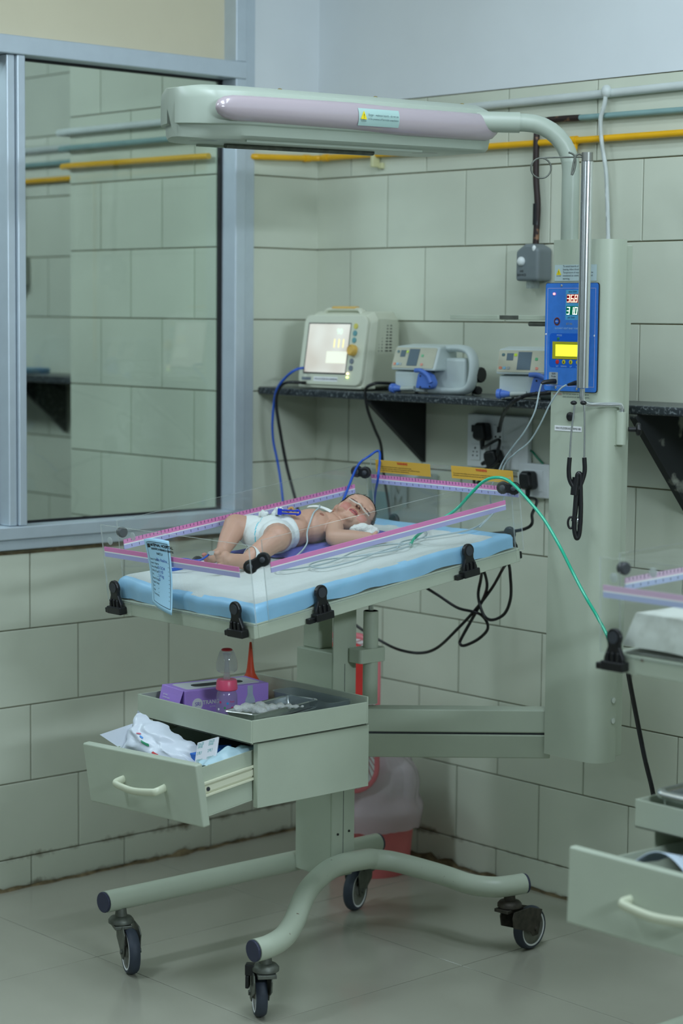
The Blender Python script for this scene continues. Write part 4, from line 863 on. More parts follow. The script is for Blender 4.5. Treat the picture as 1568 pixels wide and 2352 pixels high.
cable('hanging_black_cord', [(.53, -.06, SH+.012), (0.4986,-0.2000,1.3184), (0.4889,-0.2380,1.3153), (0.4644,-0.2400,1.2985), (0.4575,-0.2250,1.2485), (0.4267,-0.1700,1.1935), (0.3982,-0.1200,1.1494), (0.3655,-0.0800,1.0866), (0.3539,-0.0600,1.0371), (0.3602,-0.0500,0.9709), (0.3737,-0.0500,0.8937)], .0044, M_BLACK, label='black cord dropping past the first shelf bracket')
cable('looped_cord', [(0.4726,-0.3000,0.7011), (0.5103,-0.3000,0.6800), (0.5697,-0.2800,0.6507), (0.6336,-0.2700,0.6326), (0.7041,-0.2600,0.6315), (0.7671,-0.2600,0.6543), (0.8359,-0.2600,0.7098), (0.8958,-0.2600,0.7643), (0.9732,-0.2800,0.8312), (1.0681,-0.3300,0.9045), (1.0525,-0.3000,0.8625), (1.0350,-0.2800,0.8109), (1.0063,-0.2700,0.7692), (0.9608,-0.2650,0.7482), (0.9308,-0.2650,0.7578), (0.9166,-0.2700,0.8025), (0.9424,-0.2900,0.8450), (0.9889,-0.3300,0.8798), (0.9742,-0.3000,0.8437), (0.9375,-0.2700,0.8048), (0.8838,-0.2550,0.7427), (0.8420,-0.2500,0.6873), (0.8362,-0.2500,0.6721), (0.8516,-0.2500,0.6685), (0.8953,-0.2500,0.6884), (0.9279,-0.2500,0.7145), (0.9352,-0.2550,0.7355), (0.9186,-0.2600,0.7548), (0.8979,-0.2700,0.7622), (0.8544,-0.2800,0.7680), (0.8122,-0.3000,0.7937), (0.7923,-0.3300,0.8162)], .0040, M_BLACK, label='long black cord looped under the head end of the bed', k=7)
cable('second_warmer_cord', [(1.7230,-0.6682,0.7976), (1.6976,-0.6278,0.7531), (1.6847,-0.5817,0.6530), (1.7022,-0.5741,0.5708), (1.7187,-0.5658,0.5023), (1.7334,-0.5607,0.4245)], .0052, M_BLACK, label='black cord hanging under the empty warmer at the right', k=8)
MGT = mat('green_tubing', (36, 176, 140), .25, var=.04, coat=.3)
Wb = lambda p: MBED @ V(p)
cable('oxygen_tube', [Wb((.385, .560, .082)), Wb((.36, .60, .088)), (1.1322,-0.6592,1.0189), (1.1691,-0.6131,1.0569), (1.2034,-0.5997,1.0953), (1.2349,-0.5907,1.1256), (1.2677,-0.5830,1.1363), (1.3017,-0.5764,1.1294), (1.3578,-0.5794,1.0946), (1.4141,-0.5833,1.0520), (1.4675,-0.5917,0.9998), (1.5041,-0.5890,0.9461), (1.5534,-0.6014,0.8984), (1.5866,-0.6004,0.8588), (1.6339,-0.6147,0.8127), (1.6478,-0.6079,0.7533)], .0036, MGT, n=10, k=8, label='green oxygen tube arching over the bed corner toward the right', cat='tube')
MGW = mat('grey_lead', (166, 182, 184), .4, var=.04)
pl1 = (1.2364,-0.3950,1.3459); pl2 = (1.3031,-0.3950,1.3420)
c1 = cable('skin_probe_lead', [(1.2316,-0.4000,1.3419), (1.2271,-0.4020,1.3237), (1.2220,-0.4100,1.2785), (1.1919,-0.4100,1.2318), (1.1423,-0.4000,1.1883), (1.1104,-0.3950,1.1555), (1.0928,-0.3950,1.1235), (1.0784,-0.4000,1.0917), (1.0811,-0.4050,1.0610), (1.0919,-0.4100,1.0414), (1.0878,-0.4200,1.0210), Wb((.40, .745, .083)), Wb((.37, .66, .081)), Wb((.34, .58, .081)), Wb((.39, .50, .081)), Wb((.36, .42, .081))], .0020, MGW, label='grey skin probe lead from the left panel jack into the bed', k=8)
build(MB().tube([(1.2425,-0.3660,1.3477), (1.2416,-0.3740,1.3478), (1.2336,-0.3920,1.3458), (1.2315,-0.4000,1.3429)], .005, 12, rads=[.006, .006, .0052, .003]), 'probe_plug', M_BLACK, c1, smooth=40)
c2 = cable('sensor_lead', [(1.3075,-0.4000,1.3422), (1.2924,-0.4050,1.3309), (1.2673,-0.4100,1.2953), (1.2390,-0.4100,1.2491), (1.2016,-0.4050,1.2068), (1.1564,-0.4000,1.1788), (1.1202,-0.3950,1.1540), (1.1082,-0.3950,1.1296), (1.1101,-0.3950,1.1060), (1.1210,-0.4000,1.0843), (1.1199,-0.4100,1.0539), Wb((.43, .74, .09))], .0020, MGW, label='grey sensor lead from the right panel jack to the bed corner', k=8)
build(MB().tube([(1.3142,-0.3660,1.3469), (1.3125,-0.3760,1.3460), (1.3110,-0.3980,1.3423)], .005, 12, rads=[.006, .0055, .003]), 'probe_plug', M_BLACK, c2, smooth=40)
# stethoscope hanging on the pole clamp
st = thing('stethoscope', (1.36, -.405, 1.0), 'black stethoscope hanging by its chrome ear tubes from the pole bracket', 'stethoscope')
S = lambda x, z: Vector((1.360, -.4195, 0))+Vector((.67, .742, 0))*x+EZ*z
for sgn, e in ((-1, -.004), (1, .012)):
    pts = [S(e*.4+sgn*.006, 1.303), S(e+sgn*.003, 1.292), S(sgn*.010+e*.6, 1.24), S(sgn*.0165+.001, 1.175)]
    build(MB().tube(catmull(pts, 6), .0023, 10), 'ear_tube', M_STEEL, st, smooth=50)
    build(MB().ell(S(sgn*.011+.002, 1.3035), (.0075, .0075, .005)), 'ear_tip', M_BLACK, st, smooth=60)
    build(MB().tube(catmull([S(sgn*.0165+.001, 1.180), S(sgn*.018+.001, 1.15), S(sgn*.014, 1.128), S(sgn*.004+.002, 1.108)], 6), .0052, 12), 'tube_arm', M_BLACK, st, smooth=50)
build(MB().tube(catmull([S(.000, 1.135), S(-.003, 1.110), S(-.004, 1.095)], 4), .0095, 12, flat=(1, .7)), 'tube_yoke', M_BLACK, st, smooth=50)
build(MB().tube(catmull([S(.002, 1.115), S(-.001, 1.06), S(-.002, 1.02), S(.004, .997), S(.010, 1.01), S(.012, 1.06), S(.010, 1.12), S(.009, 1.142), S(.003, 1.14), S(.003, 1.115), S(.000, 1.06), S(-.004, 1.035)], 8), .0055, 12), 'rubber_tube', M_BLACK, st, smooth=50)
build(MB().lathe([(.005, -.004), (.0135, -.003), (.0145, .0), (.0145, .004), (.008, .006), (.004, .012)], S(.006, 1.032)+Vector((-.03, .03, 0))*.3, (.55, .75, .1), 22), 'chest_piece', M_STEEL, st, smooth=40)
build(MB().tube([S(-.010, 1.032)+.013*(Vector((0, 0, 1))*math.sin(a*math.pi/8)+Vector((.35, .35, 0))*math.cos(a*math.pi/8)) for a in range(16)], .0028, 8, closed=True), 'diaphragm_ring', M_BLACK, st, smooth=60)

# ------------------------------------------------------------------ bucket and bags behind the column
bk = thing('waste_bucket', (.455, -.195, 0), 'pink plastic bucket lined with a white bin bag behind the column', 'bucket')
MPK = mat('pink_bucket', (230, 120, 122), .4, var=.05); MBG = clear_mat('thin_white_bag', (.92, .88, .9), gloss=.6, alpha=.9, acol=(238, 230, 236), rough=.25)
build(MB().lathe([(.098, .002), (.102, .0), (.108, .03), (.120, .165), (.127, .17), (.127, .178), (.119, .178), (.104, .03)], (.455, -.195, 0), EZ, 36), 'bucket_shell', MPK, bk, smooth=40)
def bagf(i, j):
    a = 2*math.pi*i; h = j
    prof = [(0, .136, .130), (.08, .142, .165), (.2, .143, .186), (.3, .134, .208), (.5, .125, .25), (.72, .112, .295), (.88, .085, .325), (1, .05, .335)]
    for (h0, r0, z0_), (h1, r1, z1_) in zip(prof, prof[1:]):
        if h0 <= h <= h1+1e-9: k = (h-h0)/(h1-h0); r = r0+(r1-r0)*k; z = z0_+(z1_-z0_)*k; break
    w_ = noise.noise(Vector((math.cos(a)*2.2, math.sin(a)*2.2, z*9)))*.024+noise.noise(Vector((math.cos(a)*6, math.sin(a)*6, z*4)))*.008
    r += w_*min(1, max(0, h-.15)*5)
    return Vector((.455+r*math.cos(a), -.195+min(r*math.sin(a), .178), z+noise.noise(Vector((math.cos(a)*5, math.sin(a)*5, 1)))*.008))
build(MB().grid(bagf, 72, 22), 'bin_bag', MBG, bk, smooth=60)
rb = thing('red_pouch', (.56, -.26, .28), 'red vinyl pouch with white ladder stitched edge, standing in the bucket bag', 'pouch')
MRV = mat('red_vinyl', (226, 60, 56), .32, var=.08, scale=12); MRP = mat('pink_vinyl', (238, 132, 140), .35, var=.08)
PO = Vector((.498, -.342, -.047)); du = Vector((.67, .742, 0)); dn = Vector((.742, -.67, 0))
build(MB().prism(rrect(.200, .430, .070, 6, 0, .500), PO, du, EZ, dn, -.012, .010), 'pouch_border', MRP, rb, bevel=.008, seg=3)
build(MB().prism(rrect(.128, .372, .045, 6, 0, .505), PO, du, EZ, dn, .010, .024), 'pouch_body', MRV, rb, bevel=.012, seg=3)
band = MB(); outer = rrect(.172, .402, .058, 6, 0, .500); inner = rrect(.132, .378, .047, 6, 0, .504)
band.ring([[PO+du*x+EZ*z+dn*.0104 for x, z in outer], [PO+du*x+EZ*z+dn*.0114 for x, z in inner]], cap0=False, cap1=False)
build(band, 'white_edge_band', M_SWHITE, rb)
stc = MB()
def along(poly, k):
    L = [(Vector((a[0]-b[0], a[1]-b[1]))).length for a, b in zip(poly, poly[1:]+poly[:1])]; tot = sum(L); out = []
    for i in range(k):
        s_ = tot*i/k
        for j, l_ in enumerate(L):
            if s_ <= l_ or j == len(L)-1:
                a = Vector(poly[j]); b = Vector(poly[(j+1) % len(poly)]); out.append(a+(b-a)*(s_/max(l_, 1e-6))); break
            s_ -= l_
    return out
for a, b in zip(along(outer, 60), along(inner, 60)):
    p0 = PO+du*a.x+EZ*a.y+dn*.0118; p1 = PO+du*b.x+EZ*b.y+dn*.0124
    stc.tube([p0, p1], .0008, 4)
build(stc, 'stitching', mat('red_thread', (180, 40, 44), .6, var=.05), rb)

# plastic bag hanging on the wall behind the head panel
pb = thing('plastic_bag', (.39, -.03, .90), 'pale plastic bag printed with a grey letter M, behind the head panel', 'bag')
def pbf(i, j, s_=1): return Vector((.235+.275*i, -.012-s_*(.016*math.sin(math.pi*i)**.5*math.sin(math.pi*j)**.5+.004*noise.noise(Vector((i*5, j*4, 2)))), .885+.185*j))
build(MB().grid(pbf, 20, 14).grid(lambda i, j: pbf(i, j, .15), 20, 14), 'bag_film', clear_mat('milky_film', (.9, .92, .92), gloss=.6, alpha=.5, acol=(206, 214, 208), rough=.2), pb, smooth=60)
build(MB().grid(lambda i, j: pbf(.03+.36*i, .12+.55*j)-EY*.0012, 8, 8), 'teal_print', clear_mat('teal_film', (.86, .92, .93), gloss=.5, alpha=.55, acol=(150, 190, 196), rough=.3), pb, smooth=60)
build(MB().prism([(0, 0), (.016, 0), (.020, .034), (.034, .012), (.036, .012), (.050, .034), (.052, 0), (.068, 0), (.068, .062), (.050, .062), (.035, .034), (.018, .062), (0, .062)], (.345, -.0335, .972), EX, EZ, -EY, 0, .0006), 'letter_m', mat('grey_letter', (128, 140, 138), .6, var=.04), pb)
# ------------------------------------------------------------------ mattress, pad, cloth (bed-local coordinates a, b, c)
def bump(a, b): return .0035*noise.noise(Vector((a*9, b*9, .3)))+.0012*noise.noise(Vector((a*42, b*30, 2)))
MPW = mat('pad_quilted_white', (200, 208, 204), .8, var=.02, scale=40, bump=.35, bscale=230)
MPB_ = mat('pad_blue_film', (150, 202, 234), .35, var=.07, scale=14)
tag(build(MB().prism(rrect(.468, .772, .02, 4, .243, .402), (0, 0, 0), EX, EY, EZ, .034, .0665), 'mattress', M_WHITE, M=MBED, bevel=.006), 'white foam mattress under the absorbent pad in the main warmer', 'mattress')
def padf(i, j):
    s_ = -.055+i*(.480+.055+.035); t_ = -.06+j*(.778+.06+.025)
    a = min(max(s_, 0), .480); b = min(max(t_, 0), .778)
    dx = max(0, -s_, s_-.480); dy = max(0, -t_, t_-.778)
    hem = .008*noise.noise(Vector((a*14, b*14, 5)))
    dep = max(dx, dy)*.92
    if dep > 0: dep = max(0, min(dep+hem*min(1, dep*40), .034))
    edge = min(s_, .480-s_, t_, .778-t_); rnd = .006*max(0, 1-max(edge, 0)/.018)**2
    fl = .004*noise.noise(Vector((a*30, b*30, 9)))*min(1, dep*60)
    ax = a+.004+(.003 if s_ > .480 else (-.003 if s_ < 0 else 0))+(fl if dx > 0 else 0); by = b+.012+(-.005 if t_ < 0 else (.003 if t_ > .778 else 0))+(fl if dy > 0 else 0)
    lift = .012*max(0, 1-((s_-.02)**2+(t_-.02)**2)**.5/.16)
    return Vector((min(ax, .4845), max(min(by, .7985), .0015), .0735+bump(a, b)+lift-rnd-dep-(lift*.6 if dep else 0)))
pm = MB(); NU, NV = 76, 100
pm.grid(padf, NU, NV)
for i in range(NU):
    for j in range(NV):
        s_ = -.055+(i+.5)/NU*.570; t_ = -.06+(j+.5)/NV*.863
        w_ = .006*noise.noise(Vector((s_*16, t_*16, 3)))
        pm.m[i*NV+j] = 0 if (.006+w_ < s_ < .470+w_ and .006+w_ < t_ < .722+w_) else 1
tag(build(pm, 'absorbent_pad', [MPW, MPB_], M=MBED, smooth=70), 'white absorbent bed pad with blue plastic edges covering the mattress', 'bed pad')
MPU = mat('purple_cloth', (96, 100, 178), .85, var=.06, scale=30, bump=.3, bscale=500)
def clf(i, j):
    p = Vector((.028, .315)).lerp(Vector((.215, .335)), i).lerp(Vector((.055, .665)).lerp(Vector((.275, .640)), i), j)
    n_ = noise.noise(Vector((p.x*22, p.y*22, 1)))
    e = min(i, 1-i, j, 1-j)
    return Vector((p.x+.006*noise.noise(Vector((p.y*25, 1, 2))), p.y+.006*noise.noise(Vector((p.x*25, 4, 2))), .0775+bump(p.x, p.y)+.0035*abs(n_)+.003*min(1, e*12)))
tag(build(MB().grid(clf, 40, 50), 'purple_cloth', MPU, M=MBED, smooth=70, solid=.003), 'purple cloth spread under the baby', 'cloth')

# ------------------------------------------------------------------ the newborn
def remesh(mb, voxel, it, name):
    me = bpy.data.meshes.new(name); me.from_pydata(mb.v, [], mb.f)
    bm = bmesh.new(); bm.from_mesh(me); bmesh.ops.recalc_face_normals(bm, faces=bm.faces); bm.to_mesh(me); bm.free()
    o = bpy.data.objects.new(name, me); COL.objects.link(o)
    md = o.modifiers.new('r', 'REMESH'); md.mode = 'VOXEL'; md.voxel_size = voxel
    ms = o.modifiers.new('s', 'SMOOTH'); ms.factor = .5; ms.iterations = it
    dg = bpy.context.evaluated_depsgraph_get(); e = o.evaluated_get(dg); m2 = e.to_mesh()
    out = MB(); out.v = [v.co.copy() for v in m2.vertices]; out.f = [list(p.vertices) for p in m2.polygons]; out.m = [0]*len(out.f)
    e.to_mesh_clear(); bpy.data.objects.remove(o); bpy.data.meshes.remove(me)
    return out
HC = Vector((.170, .586, .124)); HU = Vector((-.16, .929, .333)).normalized(); HN = Vector((.728, -.117, .676)); HN = (HN-HU*HN.dot(HU)).normalized(); HR = -(HU.cross(HN)).normalized()
if HR.x > 0: HR = -HR
HS = 1.03
def hd(r, u, n): return HC+(HR*r+HU*u+HN*n)*HS
HAX = (HR, HU, HN)
b = MB()
b.ell((.108, .375, .116), (.050, .045, .039)); b.ell((.122, .425, .119), (.055, .052, .042)); b.ell((.136, .478, .119), (.055, .052, .041)); b.ell((.147, .512, .116), (.058, .026, .033))
b.caps((.148, .520, .116), (.164, .556, .118), .027, .026)
# head
b.ell(hd(0, .008, -.008), (.0455*HS, .054*HS, .052*HS), HAX, 28, 18); b.ell(hd(0, .012, .010), (.041*HS, .038*HS, .040*HS), HAX, 24, 14)
b.ell(hd(0, -.026, .012), (.036*HS, .030*HS, .032*HS), HAX, 20, 12)
for s_ in (-1, 1):
    b.ell(hd(s_*.022, -.024, .028), (.019, .018, .017), HAX, 16, 10)          # cheeks
    b.ell(hd(s_*.0195, .003, .040), (.0105, .0068, .0065), HAX, 16, 10)       # closed lids
    b.ell(hd(s_*.016, .016, .041), (.015, .006, .0065), HAX, 14, 8)           # brow
    b.ell(hd(s_*.0065, -.0125, .0485), (.0042, .0036, .0046), HAX, 12, 8)     # nostril wing
b.ell(hd(0, -.041, .032), (.014, .011, .012), HAX, 16, 10)                    # chin
b.caps(hd(0, .006, .043), hd(0, -.0095, .0515), .0040, .0058)                 # nose
b.ell(hd(0, -.0265, .0425), (.0125, .0045, .0060), HAX, 16, 8); b.ell(hd(0, -.0325, .0415), (.0105, .0045, .0060), HAX, 16, 8)  # lips
# ears
for s_ in (-1, 1):
    e0 = hd(s_*.047, -.004, -.010); ea = (HN*.9+HR*s_*.45).normalized()
    pts = [e0+HU*.016*math.sin(math.radians(q_))+ea*-.010*math.cos(math.radians(q_)) for q_ in range(-100, 101, 20)]
    b.tube(pts, .0036, 8); b.ell(e0-ea*.002, (.003, .012, .008), (HR, HU, ea), 12, 8)
# arms
b.caps((.196, .500, .116), (.226, .470, .101), .0215, .0200); b.caps((.226, .470, .101), (.256, .503, .097), .0205, .0180); b.caps((.256, .503, .097), (.277, .530, .0935), .0180, .0130)
b.caps((.082, .512, .112), (.048, .490, .100), .021, .019); b.caps((.048, .490, .100), (.040, .548, .096), .018, .013); b.ell((.040, .565, .095), (.014, .016, .010))
# left hand: palm, four curled fingers, thumb
b.ell((.289, .545, .0915), (.0135, .0145, .0085), ((.8, -.6, 0), (.6, .8, 0), (0, 0, 1)))
for k in range(4):
    o_ = Vector((.283+.0070*k, .560-.0055*k, .0925)); b.caps(o_, o_+Vector((.004, .011, .001)), .0042, .0040); b.caps(o_+Vector((.004, .011, .001)), o_+Vector((.006, .013, -.008)), .0040, .0035)
b.caps((.278, .541, .096), (.277, .556, .101), .0048, .0042)
# legs
b.caps((.078, .372, .118), (.052, .322, .142), .034, .029); b.caps((.052, .322, .142), (.066, .288, .120), .028, .0235); b.caps((.066, .288, .120), (.080, .258, .102), .0235, .0170)
b.caps((.082, .254, .096), (.092, .214, .093), .0165, .0135); b.ell((.095, .205, .093), (.011, .014, .014))
for k in range(5): b.ell((.098+.001*k, .188+.0016*k, .106-.0072*k), (.0056, .0074, .0046-.0002*k))
b.caps((.150, .362, .117), (.204, .318, .128), .037, .031); b.caps((.204, .318, .128), (.206, .272, .112), .029, .0235); b.caps((.206, .272, .112), (.203, .230, .097), .0235, .0180)
b.caps((.204, .222, .092), (.203, .172, .107), .0180, .0150); b.ell((.202, .166, .110), (.0110, .0150, .0195))
for k in range(5): b.ell((.201, .145+.0016*k, .1275-.0082*k), (.0062, .0082, .0054-.0003*k) if k else (.0066, .0092, .0066))
bm_ = remesh(b, .0019, 5, 'baby_tmp')
MSK = mat('newborn_skin', (190, 150, 128), .5, var=.05, scale=26, sss=.12)
MSR = mat('flushed_skin', (186, 124, 110), .5, var=.05, scale=40, sss=.12); MLP = mat('lips', (164, 84, 82), .4, var=.05, scale=80); MLN = mat('lash_and_crease_shade', (70, 44, 40), .6, var=.05); MNP = mat('nipple_brown', (150, 96, 80), .55, var=.05)  # the lash tone also paints shade into the lip parting and nostrils
NIP = Vector((.172, .486, .150))
for i, f in enumerate(bm_.f):
    c = sum((bm_.v[k] for k in f), Vector())/len(f); q_ = c-HC; r_, u_, n_ = q_.dot(HR)/HS, q_.dot(HU)/HS, q_.dot(HN)/HS
    if n_ > .034:
        if abs(r_) < .0125 and abs(u_+.0295) < .0062*(1-(r_/.0135)**2): bm_.m[i] = 3 if abs(u_+.0296) < .0008 else 2
        for s_ in (-1, 1):
            if abs(r_-s_*.0195) < .0095 and abs(u_-(-.0005+.12*abs(r_-s_*.0195)*0-.00002)) < .0010: bm_.m[i] = 3
            if abs(r_-s_*.0042) < .0022 and abs(u_+.0155) < .0016 and n_ > .046: bm_.m[i] = 3
    if (c-NIP).length < .0058: bm_.m[i] = 4
    if c.b if False else (c.y < .19 and c.x < .15): bm_.m[i] = 1
    if abs(u_+.024) < .012 and abs(abs(r_)-.024) < .010 and n_ > .02: bm_.m[i] = 1
baby = build(bm_, 'person', [MSK, MSR, MLP, MLN, MNP], M=MBED, smooth=80)
tag(baby, 'sleeping newborn in a diaper lying on the purple cloth, knees bent, head turned', 'person')
# hair cap with loose strands
MHR = mat('black_hair', (26, 20, 18), .55, var=.3, scale=120)
hb_ = MB(); NA, NB = 72, 44
def hf(i, j, off=.0013):
    th = math.pi*j; ph = 2*math.pi*i
    d_ = Vector((math.sin(th)*math.cos(ph), math.cos(th), math.sin(th)*math.sin(ph)))     # in head axes r, u, n
    def hit(c, r):
        A = sum((d_[k]/r[k])**2 for k in range(3)); B_ = -2*sum(d_[k]*c[k]/r[k]**2 for k in range(3)); C_ = sum((c[k]/r[k])**2 for k in range(3))-1
        D_ = B_*B_-4*A*C_
        return 0 if D_ < 0 else (-B_+math.sqrt(D_))/(2*A)
    t_ = max(hit((0, 0, 0), (.0455, .054, .052)), hit((0, .004, .018), (.041, .038, .040)))+off+.0006*noise.noise(d_*9)
    return hd(d_.x*t_, .008+d_.y*t_, -.008+d_.z*t_)
tmp = MB().grid(hf, NA, NB); keep = []
def hairy(c, slack=0):
    r_, u_, n_ = c.dot(HR)/HS, c.dot(HU)/HS, c.dot(HN)/HS
    e = Vector((r_/.0455, (u_-.008)/.054, (n_+.008)/.052)).normalized()
    ca = e.dot(Vector((0, -.34, .94)))
    return ca < .50+slack+.10*noise.noise(c*75)+.07*noise.noise(c*220) and (u_ > .004 or n_ < -.012+.4*u_) and u_ > -.040
for f in tmp.f:
    if hairy(sum((tmp.v[k] for k in f), Vector())/4-HC): keep.append(f)
tmp.f = keep; tmp.m = [0]*len(keep)
random.seed(3)
for k in range(900):
    i, j = random.random(), random.random()*.62
    p = hf(i, j, 0); q_ = p-HC
    if not hairy(q_, .09): continue
    nr = q_.normalized(); tg = (HU*.5-HN+Vector((random.gauss(0, .6), random.gauss(0, .6), random.gauss(0, .6)))); tg = (tg-nr*tg.dot(nr)).normalized()
    lift = random.uniform(.2, 1.6)
    tmp.tube([p-nr*.001, p+nr*.0022*lift+tg*.004, p+nr*.0042*lift+tg*.010], .0003, 4, rads=[.00045, .00035, .00012])
build(tmp, 'hair', MHR, baby, M=MBED, smooth=60)
# diaper
dp = MB(); dp.ell((.110, .376, .117), (.0585, .043, .0455)); dp.ell((.116, .405, .118), (.0605, .026, .0460)); dp.ell((.108, .345, .116), (.042, .034, .037)); dp.caps((.142, .372, .116), (.158, .352, .119), .041, .0405); dp.caps((.085, .374, .119), (.070, .352, .128), .038, .0365)
dm = remesh(dp, .0026, 3, 'diaper_tmp')
MDI = mat('diaper_white', (214, 220, 216), .75, var=.02, scale=30, bump=.25, bscale=120)
for i, f in enumerate(dm.f):
    c = sum((dm.v[k] for k in f), Vector())/len(f)
    if abs(c.x-.112+.5*(c.y-.345)) < .0012 and c.y < .37 and c.z > .11: dm.m[i] = 1
di = build(dm, 'diaper', [MDI, mat('diaper_cyan_line', (90, 190, 206), .7, var=.02)], baby, M=MBED, smooth=80)
for cx_, cy_, cz_ in ((.098, .372, .164), (.128, .398, .166), (.118, .392, .165)):
    tf = MB()
    for k in range(7):
        o_ = Vector((cx_, cy_, cz_))+Vector((random.uniform(-.008, .008), random.uniform(-.008, .008), random.uniform(-.003, .006)))
        tf.ell(o_, (random.uniform(.004, .009), random.uniform(.003, .007), random.uniform(.004, .010)), None, 8, 6)
    build(remesh(tf, .002, 1, 'tab_tmp'), 'diaper_tab', MDI, di, M=MBED, smooth=60)
# ankle band
bn = MB().tube([Vector((.2045, .238, .1005))+Vector((.0225*math.cos(q_*math.pi/12), .010*math.sin(q_*math.pi/12), .0215*math.sin(q_*math.pi/12))) for q_ in range(24)], .0075, 6, closed=True, flat=(.12, 1))
build(bn, 'ankle_band', MDI, baby, M=MBED, smooth=60)
# cord clamp
cc = thing('cord_clamp', MBED @ Vector((.150, .402, .160)), 'bright blue umbilical cord clamp on the baby’s belly', 'cord clamp')
MCC = mat('clamp_blue', (20, 52, 190), .3, var=.05, coat=.3)
Mc = MBED @ Matrix.Translation((.152, .404, .167)) @ Matrix.Rotation(math.radians(48), 4, 'Z') @ Matrix.Rotation(math.radians(8), 4, 'Y')
build(MB().box((-.026, -.003, .003), (.020, .003, .0065)), 'clamp_jaw', MCC, cc, M=Mc, bevel=.001); build(MB().box((-.026, -.003, -.0045), (.020, .003, -.001)), 'clamp_jaw', MCC, cc, M=Mc, bevel=.001)
build(MB().tube([(.016+.009*math.sin(q_*math.pi/10), 0, .001+.0058*math.cos(q_*math.pi/10)) for q_ in range(11)], .0024, 8), 'clamp_hinge', MCC, cc, M=Mc, smooth=60)
build(MB().box((-.027, -.0045, -.0065), (-.017, .0045, .008)), 'clamp_catch', MCC, cc, M=Mc, bevel=.001)
build(MB().tube(catmull([(-.004, .002, .0), (.0, .004, .008), (.006, .004, .010), (.010, .002, .002)], 5), .0035, 8), 'cord_stump', mat('cord_stump', (186, 140, 84), .5, var=.15, scale=60), cc, M=Mc, smooth=60)
# chest electrodes and tape
def patch(name, pts, w_, m, label, cat, up_=Vector((.15, -.1, 1)), par=None):
    P = catmull(pts, 5); mb = MB(); rings = []
    for i, p in enumerate(P):
        t_ = (P[min(i+1, len(P)-1)]-P[max(i-1, 0)]).normalized(); s_ = t_.cross(up_).normalized(); n_ = s_.cross(t_).normalized()
        rings.append([p+s_*w_, p-s_*w_, p-s_*w_+n_*.0012, p+s_*w_+n_*.0012])
    o = build(mb.ring(rings), name, m, par, M=MBED, smooth=50)
    if label: tag(o, label, cat)
    return o
MTP = mat('white_tape', (226, 230, 226), .7, var=.02)
patch('chest_electrode', [(.108, .500, .1590), (.130, .507, .1605), (.150, .516, .1545), (.166, .520, .1475)], .0055, MTP, 'white tape electrode across the baby’s upper chest', 'electrode')
patch('nasal_tape', [hd(-.030, -.006, .0405), hd(-.020, -.0105, .0475), hd(-.008, -.0125, .0545), hd(0, -.0135, .0590), hd(.008, -.0125, .0545), hd(.020, -.009, .0480), hd(.030, -.004, .0410)], .0022, clear_mat('clear_tape', (.9, .9, .9), alpha=.75, acol=(236, 232, 222)), 'thin clear oxygen cannula taped under the baby’s nose', 'cannula', up_=HN)
lead = [(.140, .508, .164), (.158, .492, .163), (.172, .462, .158), (.184, .440, .145), (.196, .415, .122), (.214, .395, .100), (.236, .345, .086), (.256, .285, .083), (.290, .235, .083), (.322, .240, .083), (.352, .300, .083), (.350, .365, .083), (.325, .440, .083), (.330, .520, .083), (.385, .560, .083), (.402, .500, .083), (.372, .420, .083), (.330, .350, .084), (.340, .290, .084), (.386, .290, .083), (.398, .370, .083), (.380, .470, .083), (.372, .560, .083), (.352, .640, .083), (.300, .690, .083), (.230, .745, .083)]
cable('ecg_lead', [MBED @ V(p) for p in lead], .0019, MGW, label='thin grey lead looping from the baby’s chest across the pad', k=8)
# wad of cotton by the ear, gauze wrapped cannula
def fluff(name, blobs, M, m, label, cat, vox=.003, seed=1, amp=.004):
    random.seed(seed); mb = MB()
    for (x, y, z, r) in blobs: mb.ell((x, y, z), (r, r*.9, r*.75), None, 12, 8)
    rm = remesh(mb, vox, 2, 'fluff_tmp')
    cx = sum(rm.v, Vector())/len(rm.v)
    rm.v = [v+(v-cx).normalized()*amp*(noise.noise(v*110)+.6*noise.noise(v*260)) for v in rm.v]
    return tag(build(rm, name, m, M=M, smooth=80), label, cat)
MCT = mat('cotton', (218, 222, 218), .95, var=.02, bump=.6, bscale=400, sss=.1)
fluff('cotton_wad', [(.226, .531, .108, .011), (.232, .541, .109, .015), (.236, .553, .108, .016), (.242, .566, .104, .014), (.250, .575, .099, .012), (.238, .556, .098, .016), (.246, .562, .094, .016), (.230, .545, .098, .014)], MBED, MCT, 'white cotton wad beside the baby’s cheek', 'cotton', seed=2, amp=.003)
